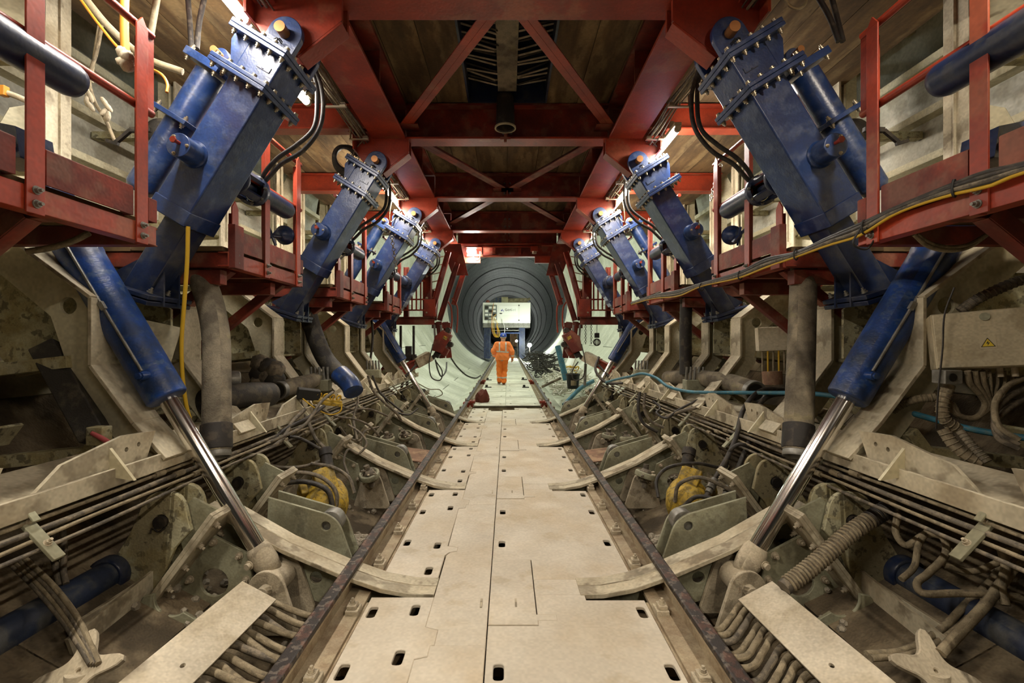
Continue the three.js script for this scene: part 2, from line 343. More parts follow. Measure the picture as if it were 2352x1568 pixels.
// ceiling boards above the gantry
{
  const c = struct(thing('ceiling')); for (const s of [-1, 1]) new MB().box(3.0, .05, 15, s * 1.93, 4.26, -4.2).build('decking', M.timber, c); new MB().box(.86, .05, 6, 0, 4.26, -9).build('decking', M.timber, c); new MB().box(.86, .05, 6, 0, 4.26, -.2).build('decking', M.timber, c);
  const ed = [0, .42, .75, 1.08, 1.41, 1.74, 2.07, 2.4, 2.73, 3.06, 3.39];
  for (let k = -3; k <= 3; k++) for (const s of [-1, 1]) for (let i = 0; i < ed.length - 1; i++) {
    if (i === 0 && k === 0) continue;
    const w = ed[i + 1] - ed[i] - rr(.003, .012);
    new MB().box(w, .035, 2.04, s * (ed[i] + ed[i + 1]) / 2, 4.115 + rr(-.004, .006), -D(k) - 1.02, 0, 0, rr(-.006, .006)).build('plank', M.timber, c);
  }
}
// floor: walkway plates with slots between the rails
const floor = struct(thing('floor'));
{
  const slot = (s, x, d, w = .055, l = .115) => { const h = new THREE.Path(), r = w * .42, a = x - w / 2, b = x + w / 2, c = d - l / 2, e = d + l / 2; h.moveTo(a, c + r); h.lineTo(a, e - r); h.quadraticCurveTo(a, e, a + r, e); h.lineTo(b - r, e); h.quadraticCurveTo(b, e, b, e - r); h.lineTo(b, c + r); h.quadraticCurveTo(b, c, b - r, c); h.lineTo(a + r, c); h.quadraticCurveTo(a, c, a, c + r); s.holes.push(h); };
  const plate = (pts, slots, mat = M.deck, par = floor, dy = 0) => {
    const s = new THREE.Shape(pts.map((p) => new THREE.Vector2(p[0], p[1]))); slots.forEach((q) => slot(s, ...q));
    const g = new THREE.ExtrudeGeometry(s, { depth: .014, bevelEnabled: true, bevelThickness: .003, bevelSize: .003, bevelSegments: 1, curveSegments: 4 }); g.rotateX(-Math.PI / 2); g.translate(0, -.017 + dy, 0);
    return new MB().add(g).build('deck_plate', mat, par);
  };
  const e = .006;
  for (let k = -2; k <= 3; k++) {
    const o = 2.05 * k, q = (p) => p.map(([x, d]) => [x, d + o]), sl = (p) => p.map(([x, d]) => [x, d + o]);
    // right hand plates
    plate(q([[.165 + e, 3.0], [.8, 3.0], [.8, 4.8], [.46, 4.8], [.46, 4.86], [.165 + e, 4.86], [.165 + e, 4.66], [.27, 4.66], [.27, 4.6], [.17, 4.6], [.17, 4.55], [-.105 + e, 4.55], [-.105 + e, 3.27], [.165 + e, 3.27]]), sl([[-.04, 3.53], [-.04, 4.2], [.755, 3.55], [.755, 4.2], [.755, 4.68]]), M.deck, floor, rr(0, .002));
    plate(q([[-.105 + e, 2.5 + 2 * e], [.17 - e, 2.5 + 2 * e], [.17 - e, 2.55], [.27, 2.55], [.27, 2.6], [.165 - e, 2.6], [.165 - e, 3.27 - e], [-.105 + e, 3.27 - e]]), [], M.deck, floor, .003 + rr(0, .003));
    plate(q([[.165 + e, 2.81 + e], [.46 - e, 2.81 + e], [.46 - e, 3.0 - e], [.165 + e, 3.0 - e]]), [], M.deck, floor, rr(0, .003));
    // left hand plates
    plate(q([[-.105 - e, 2.34], [-.105 - e, 4.39 - e], [-.38, 4.39 - e], [-.38, 4.3], [-.44, 4.28], [-.44 + e, 3.5], [-.36, 3.47], [-.36, 3.4], [-.41, 3.38], [-.43, 3.34], [-.43, 2.5], [-.36, 2.47], [-.36, 2.34]]), [], M.deck, floor, rr(0, .003));
    plate(q([[-.8, 3.0], [-.44 - e, 3.0], [-.44 - e, 3.34], [-.42, 3.39], [-.36 - e, 3.41], [-.36 - e, 3.46], [-.44 - e, 3.49], [-.44 - e, 4.29], [-.38 - e, 4.31], [-.38 - e, 4.39], [-.36 - e, 4.39 + e], [-.36 - e, 4.51], [-.43 - e, 4.54], [-.43 - e, 4.83], [-.8, 4.83]]), sl([[-.52, 3.11], [-.52, 3.5], [-.52, 4.3], [-.52, 4.7], [-.755, 3.55], [-.755, 4.2], [-.755, 4.68]]), M.deck, floor, rr(0, .003));
    // lift slots with small welded bars
    const b = new MB(); for (const x of [-.15, .05]) b.box(.012, .006, .09, x, .003, -2.72 - o); b.build('lift_bar', M.dust, floor);
  }
  // bearers under the plates
  for (let k = -2; k <= 3; k++) for (const dd of [2.4, 3.3, 4.0]) new MB().bar(V(-.95, -.1, -(dd + 2.05 * k)), V(.95, -.1, -(dd + 2.05 * k)), .09, .13).build('bearer', M.railSide, floor);
  for (const s of [-1, 1]) new MB().box(.3, .02, 13, s * .92, -.2, -5).build('bearer', M.railSide, floor);
  // dusty edge strips beside the rails, with square pockets
  for (const s of [-1, 1]) for (let k = -2; k <= 3; k++) { MIR = s; plate([[.812, 3.02], [.86, 3.02], [.86, 4.8], [.812, 4.8]].map(([x, d]) => [x, d + 2.05 * k]), [], M.railSide, floor, -.01); }
  MIR = 1;
  // paler plates of the far walkway, as separate pieces up to the machine
  const far = struct(sloped(thing('floor')));
  let d = .75; const L = [];
  for (let i = 0; i < 22; i++) {
    const l = i < 12 ? 1.5 : 2.2, ss = (x0, x1) => plate([[x0, d], [x1, d], [x1, d + l - .012], [x0, d + l - .012]], i < 12 ? [[x0 + .12, d + .3, .05, .09], [x1 - .12, d + .3, .05, .09]] : [], M.deckPale, far, .02 + rr(0, .012));
    ss(-.8, -.045); ss(-.035, .8); d += l;
  }
  for (let i = 0; i < 20; i++) new MB().bar(V(-1.15, -.07, -.9 - i * 1.5), V(1.15, -.07, -.9 - i * 1.5), .16, .1).build('bearer', M.railSide, far);
  L.length = 0;
}
// ---------- rails ----------
for (const s of [-1, 1]) {
  MIR = s;
  const rail = (d0, d1, x, clips, slope) => {
    const t = thing('rail'), b = new MB(.004), h = new MB(.012), z0 = -d0, z1 = -d1, L = z0 - z1, zc = (z0 + z1) / 2;
    b.box(.2, .022, L, x - .04, -.006, zc).box(.022, .11, L, x, .045, zc).box(.062, .022, L, x, .09, zc);
    b.build('web_and_foot', M.railSide, t); h.box(.075, .034, L, x, .117, zc).build('rail_head', M.railHead, t);
    for (let d = d0 + .2; d < d1 && d < clips; d += .553) {
      const c = new MB(.004); c.box(.07, .035, .085, x - .105, .014, -d).box(.05, .022, .06, x - .1, .042, -d).bolt(V(x - .1, .052, -d), V(0, 1, 0), .014, .016, .012);
      c.build('rail_clip', M.dust, t);
    }
    if (slope) sloped(t);
    return t;
  };
  tag(rail(-2, 11.3, .963, 11, false), `worn steel rail on the ${SIDE(s)} of the plate walkway, with square clips along its foot`, 'rail');
  tag(rail(.85, 40, .97, 0, true), `narrow rail running away on the ${SIDE(s)} through the pale tunnel under the white machine`, 'rail');
  // red rail stops at the joints
  for (const [d, txt] of [[11.25, 'at the end of the near rail'], [16.8, 'on the far rail beside the walking worker']]) {
    const t = thing('rail_stop', .93, .0 + ty(d), -d), b = new MB(.01); b.box(.24, .12, .2, 0, .05, 0).box(.13, .06, .26, -.1, .12, .02).build('block', M.red, t);
    for (const z of [.08, -.05]) boltAt(t, V(-.1, .15, z), V(0, 1, 0), M.zinc, .02, .02, .02);
    tag(t, `red rail clamp block ${txt}, ${SIDE(s)} hand rail`, 'clamp');
    // toothed rack along the inner side of the far rail
    if (d < 12) { const r = new MB(.003); for (let i = 0; i < 26; i++) r.box(.09, .05, .09, .84, .05, -d - .35 - i * .19); const k = r.box(.05, .09, 5.2, .89, .02, -d - 2.8).build('rack_bar', M.railSide); k.position.y = .01; tag(k, `toothed brown bar along the inside of the ${SIDE(s)} rail beyond the red clamp`, 'bar'); }
  }
}
MIR = 1;
// ---------- overhead gantry ----------
const GY = 3.71;
for (const s of [-1, 1]) {
  MIR = s;
  const g = thing('gantry_girder'), f = new MB(.004);
  f.box(.36, .03, 12.2, 1.275, GY + .015, -4.5).build('bottom_flange', M.red, g);
  const w = new MB(); w.box(.02, .33, 12.2, 1.275, GY + .19, -4.5).build('web', M.redDirty, g);
  new MB().box(.36, .03, 12.2, 1.275, GY + .37, -4.5).build('top_flange', M.redDirty, g);
  for (let k = -1; k <= 3; k++) {
    for (const o of [0, 1.02]) new MB().box(.33, .31, .016, 1.275, GY + .19, -D(k) - o).build('stiffener', M.redDirty, g);
    // bracket that carries the top eye of a ram
    const br = thing('ram_bracket', 0, 0, -D(k), 0, g);
    for (const z of [-.055, .055]) new MB(.003).plate([[1.06, GY], [1.62, GY + .06], [1.62, GY - .14], [1.5, GY - .34], [1.34, GY - .36], [1.06, GY - .14]], .03, M4(0, 0, z)).build('cheek_plate', M.red, br);
    new MB(.003).bar(V(1.06, GY - .15, 0), V(1.34, GY - .372, 0), .14, .016, V(.8, .6, 0)).build('bracket_flange', M.red, br); new MB(.003).box(.02, .22, .34, 1.625, GY - .04, 0).box(.14, .02, .34, 1.55, GY - .02, 0).build('end_plate', M.red, br);
    // outrigger beam below the side boards
    const o = new MB(.003); o.beam(V(1.45, 3.95, 0), V(3.25, 3.95, 0), .27, .16, .016, .012); o.plate([[1.46, 3.82], [1.46, 3.66], [1.75, 3.82]], .016);
    const m = o.build('outrigger', M.red, g); m.position.z = -D(k);
  }
  tag(g, `long red overhead girder with brackets, above the ${SIDE(s)} hand row of blue struts`, 'girder');
}
MIR = 1;
[-1, 0, 1, 2, 3, 3.6].forEach((k, i) => {
  const t = thing('cross_beam', 0, GY, -D(k) - .03), f = new MB(.003);
  f.box(2.2, .022, .2, 0, .011, 0).build('bottom_flange', M.red, t);
  new MB().box(2.2, .34, .014, 0, .19, 0).build('web', M.redDirty, t); new MB().box(2.2, .02, .2, 0, .37, 0).build('top_flange', M.redDirty, t);
  const b = new MB(); b.box(.016, .33, .17, 0, .19, .0).build('stiffener', M.redDirty, t);
  for (const x of [-.04, .04]) for (const y of [.1, .25]) boltAt(t, V(x, y, .008), V(0, 0, 1), M.steel);
  tag(t, ['red cross beam out of view overhead', 'wide red cross beam along the top edge of the view', 'red cross beam behind the dangling round duct stub', 'third red cross beam of the roof, past two bays of bracing', 'fourth red cross beam of the roof, low above the tunnel mouth', 'last red cross beam of the gantry, right at the tunnel mouth'][i], 'beam');
});
{ // lower cross beam that closes the gantry end
  const t = thing('end_cross_beam', 0, 3.46, -10.62); new MB(.003).box(2.1, .26, .05, 0, .14, 0).build('web', M.redDirty, t); new MB(.003).box(2.1, .02, .16, 0, .01, .02).build('bottom_flange', M.red, t); new MB(.003).box(1.36, .03, .06, 0, .22, .08).build('rail', M.red, t);
  for (const x of [-.84, .86]) new MB(.003).box(.48, .14, .1, x, -.07, .02).build('hanger', M.red, t); for (const x of [-.3, .28]) new MB(.003).box(.07, .16, .03, x, .14, .05).build('rib', M.red, t);
  tag(t, 'low red end cross beam with hangers right above the tunnel mouth', 'beam'); }
// diagonal bracing between the cross beams
[[0, 0], [1, 1], [2, 0], [-1, 1]].forEach(([k, out]) => { for (const s of [-1, 1]) {
  const a = V(s * (out ? 1.12 : .05), GY + .13, -D(k) - .14), c = V(s * (out ? .06 : 1.1), GY + .13, -D(k + 1) + .08), b = new MB(.003);
  b.angle(a, c, .062, .012, s, 1); b.angle(a, c, .062, .012, -s, 1);
  const t = thing('roof_brace'); b.build('angle_bar', k ? M.redDirty : M.red, t);
  const g = new MB(); g.box(.3, .012, .22, c.x - s * .0, GY + .125, c.z - .04).build('gusset_plate', M.redDirty, t); new MB().box(.24, .012, .2, a.x, GY + .125, a.z).build('gusset_plate', M.redDirty, t);
  tag(t, `red diagonal roof brace, ${['first', 'second', 'third', 'hidden'][k < 0 ? 3 : k]} roof bay from the camera, ${SIDE(s)} half`, 'brace');
} });
// hatch in the first roof bay: blue lined shaft with dusty ragged strips and a pipe stub
{
  const t = thing('roof_hatch', 0, 4.1, -4.16), L = 1.72, b = new MB();
  for (const s of [-1, 1]) b.box(.02, .7, L, s * .41, .33, 0); b.box(.82, .7, .02, 0, .33, -L / 2).box(.82, .7, .02, 0, .33, L / 2).box(.82, .02, L, 0, .68, 0).build('shaft', M.blueDark, t);
  new MB().box(.19, .04, L * .74, 0, .03, -.06).build('channel', M.duct, t);
  for (const s of [-1, 1]) for (let i = 0; i < 19; i++) { // chevron strips that sag towards the middle
    const z = -L * .36 + i * .068, w = rr(.028, .066);
    new MB().bar(V(s * .4, rr(.13, .17), z - .09), V(s * rr(.08, .11), rr(.0, .04), z + rr(-.02, .02)), w, .014, V(0, .8, .5)).build('dust_strip', i % 3 === 1 ? M.ductBlack : M.dust, t);
  }
  for (let i = 0; i < 7; i++) new MB().tube([V(-.15 + i * .05, .5, .66), V(-.15 + i * .05 + rr(-.02, .02), .2, .7), V(-.14 + i * .05 + rr(-.04, .04), .04, .66)], .006, 8, 5).build('wire', M.hoseDust, t);
  tag(t, 'open dark blue roof hatch with ragged dusty strips between the first two cross beams', 'hatch');
  const p = thing('duct_stub', -.02, 3.76, -4.93), q = new MB();
  q.lathe([[.085, .34], [.09, .3], [.1, .02], [.11, .01], [.11, 0], [.095, 0], [.09, .02], [.08, .3]], V(), V(0, 1, 0), 28).build('sleeve', M.darkSteel, p);
  new MB().lathe([[.098, .02], [.112, .015], [.112, -.004], [.098, -.004], [.098, .02]], V(), V(0, 1, 0), 28).build('rim', M.offWhite, p);
  new MB().cyl(V(0, .1, 0), V(0, .11, 0), .09, 24).build('cap', M.offWhite, p);
  new MB(.002).box(.03, .12, .03, 0, -.03, -.13).box(.11, .025, .02, 0, -.05, -.12).build('hanger', M.redDirty, p);
  tag(p, 'round dark duct stub with pale rim hanging at the middle of the second cross beam', 'duct');
}
// ---------- blue screw rams between girder and form ----------
const RA = 31.5 * DEG;
function makeRam(s) {
  MIR = s;
  const t = thing('form_strut', 2.382, 1.819, 0, RA), c = (d) => 1.9 - d; // c(d): height on the axis, d below the top pin
  const b = new MB(.012); b.box(.25, .88, .3, .035, (c(.39) + c(1.27)) / 2, 0).build('box_tube', M.blue, t);
  const up = new MB(.012); up.box(.25, .24, .3, .035, c(.26), 0).build('upper_box', M.blue, t);
  new MB(.008).box(.262, .1, .312, .035, c(1.31), 0).build('end_collar', M.blue, t);
  new MB(.008).box(.17, .62, .19, .0, .3, 0).build('sliding_leg', M.blueDark, t);
  for (const z of [-.125, .125]) new MB().shape(holeIn(roundedTop(.21, .13, .105), 0, .13, .035), .04, M4(0, c(.13), z), .004, 14).build('eye_plate', M.blue, t);
  const pin = new MB(); pin.cyl(V(0, c(0), -.2), V(0, c(0), .215), .034, 22).build('pin', M.brass, t);
  new MB().tube([V(-.03, c(.06), .16), V(-.01, c(.055), .18), V(.0, c(.075), .17), V(.04, c(.1), .165)], .004, 8, 5).tube([V(-.03, c(.07), .16), V(0, c(.06), .18), V(.02, c(.07), .17)], .004, 8, 5).build('split_pin', M.black, t);
  const flg = (y, x0, x1, name, dep) => { const f = new MB(.004); f.box(x1 - x0, .026, dep, (x0 + x1) / 2, y + .014, 0).box(x1 - x0, .026, dep, (x0 + x1) / 2, y - .014, 0).build(name, M.blue, t); };
  flg(c(.125), -.125, .27, 'cap_flange', .44); flg(c(.37), -.13, .265, 'joint_flange', .46);
  for (const z of [-.13, .13]) new MB(.003).plate([[.16, c(.14)], [.27, c(.14)], [.27, c(.2)], [.2, c(.33)], [.16, c(.35)]], .02, M4(0, 0, z)).build('side_gusset', M.blue, t);
  for (const [y, x0, x1, dep] of [[c(.125), -.1, .24, .19], [c(.37), -.105, .24, .2]]) {
    for (let i = 0; i < 5; i++) for (const z of [-dep, dep]) { const x = x0 + (x1 - x0) * i / 4; boltAt(t, V(x, y + .028, z), V(0, 1, 0), M.zinc, .014, .014, 0); boltAt(t, V(x, y - .028, z), V(0, -1, 0), M.zinc, .013, .015, .01); }
    for (let i = 1; i < 4; i++) for (const x of [x0, x1]) { const z = -dep + 2 * dep * i / 4; boltAt(t, V(x, y + .028, z), V(0, 1, 0), M.zinc, .014, .014, 0); boltAt(t, V(x, y - .028, z), V(0, -1, 0), M.zinc, .013, .015, .01); }
  }
  new MB(.001).box(.012, .005, .005, 0, c(.26), .152).box(.005, .035, .005, -.05, c(.25), .152).box(.09, .005, .005, -.005, c(.266), .152).build('weld_mark', M.blueDark, t);
  // trunnion boss with red bolt, drive unit on the far side
  const bs = thing('trunnion_boss', .08, c(.94), 0, 0, t);
  new MB().lathe([[.085, .148], [.085, .165], [.072, .17], [.072, .292], [.067, .297], [0, .297]], V(), V(0, 0, 1), 30).build('boss', M.blue, bs);
  const rb = new MB(); rb.cyl(V(.0, .012, .296), V(.0, .012, .34), .011, 10).cyl(V(0, .012, .34), V(0, .012, .353), .019, 6).build('red_bolt', M.red, bs).userData.label = 'red painted bolt';
  for (const a of [.6, 2.7, 4.6]) boltAt(bs, V(Math.cos(a) * .055, Math.sin(a) * .055, .296), V(0, 0, 1), M.zinc, .008, .008, .004);
  const dr = thing('drive_unit', .08, c(.94), 0, 0, t), lan = new MB();
  lan.lathe([[.06, -.15], [.1, -.15], [.1, -.19], [.065, -.2], [.065, -.25]], V(), V(0, 0, 1), 28).build('bearing', M.blueDark, dr);
  const ln = new MB(); ln.lathe([[.0, -.25], [.115, -.25], [.115, -.285], [.095, -.29]], V(), V(0, 0, 1), 28); for (let i = 0; i < 4; i++) { const a = i * Math.PI / 2 + .4; ln.box(.05, .03, .26, Math.cos(a) * .092, Math.sin(a) * .092, -.4, 0, 0, a + Math.PI / 2); }
  ln.cyl(V(0, 0, -.29), V(0, 0, -.52), .035, 16); ln.lathe([[.095, -.5], [.118, -.51], [.118, -.55], [.08, -.555]], V(), V(0, 0, 1), 28).build('lantern', M.blueDark, dr);
  new MB().lathe([[.076, -.55], [.076, -1.06], [.068, -1.09], [.045, -1.1], [0, -1.1]], V(), V(0, 0, 1), 30).build('motor_tube', M.blueDark, dr);
  for (let i = 0; i < 8; i++) { const a = i * Math.PI / 4 + .2; boltAt(dr, V(Math.cos(a) * .107, Math.sin(a) * .107, -.505), V(0, 0, 1), M.steel, .01, .01, .008); }
  // jack along the outer side
  const jk = thing('jack', .4, 0, -.02, 0, t);
  new MB().lathe([[0, c(1.34)], [.07, c(1.34)], [.088, c(1.3)], [.088, c(.44)], [.0, c(.44)]], V(), V(0, 1, 0), 26).build('barrel', M.blue, jk);
  for (const [y, h] of [[c(.398), .05], [c(.8), .03]]) new MB(.004).box(.25, h, .25, 0, y, 0).build('jack_flange', M.blue, jk);
  for (const [y, w] of [[c(.385) + .012, 1], [c(.41) - .012, -1], [c(.8) + .015, 1], [c(.8) - .015, -1]]) for (const x of [-.1, .1]) for (const z of [-.1, .1]) boltAt(jk, V(x, y, z), V(0, w, 0), M.zinc);
  const ey = new MB(); ey.shape(holeIn(roundedTop(.12, .07, .05), 0, .07, .02), .05, M4(-.03, c(.375), .02), .003).build('jack_eye', M.blue, jk); new MB().cyl(V(-.03, c(.305), -.06), V(-.03, c(.305), .12), .022, 16).build('jack_pin', M.brass, jk);
  new MB(.002).bar(V(.1, c(.95), .05), V(.2, c(1.02), .06), .03, .03).bar(V(.2, c(1.02), .06), V(.24, c(1.14), .06), .022, .022).bar(V(.22, c(1.14), .06), V(.3, c(1.16), .06), .02, .02).build('valve_lever', M.darkSteel, jk);
  // bolted foot
  const ft = thing('foot', 0, 0, 0, 0, t); new MB(.006).box(.42, .03, .4, .03, .015, 0, 0, 0, -.25).build('foot_plate', M.blueDark, ft);
  new MB(.006).box(.42, .03, .4, .02, -.02, 0, 0, 0, -.25).build('base_plate', M.blueDark, ft);
  for (const q of [-1, 1]) for (const z of [-.07, .07]) new MB(.002).plate([[q * .08, 0], [q * .2, 0], [q * .085, .19]], .014, M4(0, .03, z)).build('foot_gusset', M.blueDark, ft);
  for (const x of [-.13, .17]) for (const z of [-.15, 0, .15]) boltAt(ft, V(x, .05 - x * .25, z), V(0, 1, 0), M.steel, .014, .015, .014);
  return t;
}
for (const s of [-1, 1]) {
  let proto = null;
  for (const k of [0, 1, 2, 3, -1]) {
    const t = proto ? copyOf(proto) : (proto = makeRam(s)); t.position.z = -D(k);
    if (k % 2) t.remove(t.children.find((c) => c.name === 'jack'));      // only every other strut carries the jack
    if (k === 3) { const dr = t.children.find((c) => c.name === 'drive_unit'); dr.rotation.y = Math.PI; dr.scale.z = .62; t.remove(t.children.find((c) => c.name === 'trunnion_boss')); dr.children.find((c) => c.name === 'motor_tube').material = M.blue; }
    const tag2 = k < 0 ? `dark blue tube of a strut entering at the upper ${SIDE(s)} corner of the view` : `blue flanged box strut with bolted collars, ${SIDE(s)} row, ${WORD[k]}`;
    tag(t, tag2, 'strut', 'blue struts of the ' + SIDE(s) + ' row');
  }
}
MIR = 1;
// ---------- side walkways with hand rails ----------
function makePlatform(s, d0, d1, k) {
  MIR = s;
  const t = thing('walkway_platform', 1.9, 2.03, -d1), L = d1 - d0;   // local z runs towards the camera from the far end
  new MB(.004).channel(V(0, .05, L), V(0, .05, .0), .1, .07, .009, s > 0 ? -1 : -1).build('fascia_channel', M.red, t);
  new MB(.003).channel(V(.9, .05, L), V(.9, .05, 0), .1, .06, .009, 1).build('rear_channel', M.redDirty, t);
  const nj = Math.round(L / .55); for (let i = 0; i <= nj; i++) { const z = .03 + (L - .06) * i / nj; new MB(.003).channel(V(.01, .05, z), V(1.0, .05, z), .1, .06, .009, 1).build('joist', M.redDirty, t); }
  for (let i = 0; i < 4; i++) { const w = .21; new MB(.003).box(w - rr(.004, .012), .032, L - rr(0, .02), .035 + w * (i + .5), .118 + rr(0, .004), L / 2).build('board', M.timber, t); }
  for (const u of [.9, .3]) new MB(.003).bar(V(.1, -.06, L * u), V(.75, -.06, L * u), .08, .1).build('under_beam', M.redDirty, t);
  for (const u of [.12, .8]) { new MB(.003).angle(V(.12, .0, L * u), V(1.05, -.75, L * u), .07, .008, 1, 1).build('knee_brace', M.redDirty, t); }
  // toe boards between the posts, each with its folded ends
  const posts = [.11, .66, Math.min(1.2, L - .06)];
  const toe = (z0, z1, h) => { const b = new MB(.002); b.box(.008, h, z1 - z0, -.005, .122 + h / 2, (z0 + z1) / 2).box(.05, .008, z1 - z0, .02, .122 + h, (z0 + z1) / 2).box(.06, h, .008, .025, .122 + h / 2, z0 + .004).box(.06, h, .008, .025, .122 + h / 2, z1 - .004); b.build('toe_board', M.redDirty, t); };
  toe(.16, .61, .145); toe(.73, Math.max(1.0, Math.min(1.6, L - .12)), .145); if (L > 3) toe(1.7, 3.6, .145); toe(.0, .06, .12);
  for (const [i, z] of posts.entries()) {
    const p = thing('post', 0, 0, z, 0, t), b = new MB(.002), hh = i === 2 ? .42 : 1.12;
    b.box(.009, hh, .075, -.012, hh / 2 - .01, 0).box(.06, hh - .03, .009, .02, hh / 2 - .02, -.033); b.plate([[-.0375, 0], [.0375, 0], [.0, .05]], .009, new THREE.Matrix4().makeRotationY(Math.PI / 2).setPosition(-.012, hh - .011, 0)); b.build('angle_post', M.red, p);
    for (const y of [.03, .085]) { boltAt(p, V(-.017, y, 0), V(-1, 0, 0), M.steel, .013, .012, .012); }
    if (i === 2) new MB(.004).box(.05, .3, .11, -.02, .14, 0).build('sleeve', M.redDirty, p);
  }
  for (const y of [1.13, .71]) new MB().tube([V(.02, y, -.0), V(.02, y, L / 2), V(.02, y, L - .02)], .02, 3, 10).build('hand_rail', M.red, t);
  new MB(.002).box(.009, .42, .06, .02, .92, .02).box(.05, .42, .008, .045, .92, -.01).build('end_post', M.red, t);
  return t;
}
for (const s of [-1, 1]) {
  const p0 = makePlatform(s, -2.2, 2.54, 0), p1 = makePlatform(s, 3.2, 4.36, 1);
  const all = [p0, p1, copyOf(p1), copyOf(p1)]; all[2].position.z = -6.38; all[3].position.z = -8.43;
  all.forEach((t, i) => tag(t, `red ${SIDE(s)} walkway platform with hand rail and timber deck, ${WORD[i]}`, 'platform'));
}
MIR = 1;
// blue clamp blocks that show behind the nearest toe boards
for (const s of [-1, 1]) { MIR = s; const t = thing('clamp_block', 2.1, 2.27, -2.02), b = new MB(.012); b.plate([[-.09, 0], [.08, 0], [.1, .09], [.03, .15], [-.07, .13]], .16).build('block', M.blue, t); for (const x of [-.05, .05]) boltAt(t, V(x, .05, .08), V(0, 0, 1), M.zinc, .018, .02, .015); tag(t, `blue bolted clamp block behind the nearest ${SIDE(s)} toe board`, 'clamp'); }
MIR = 1;
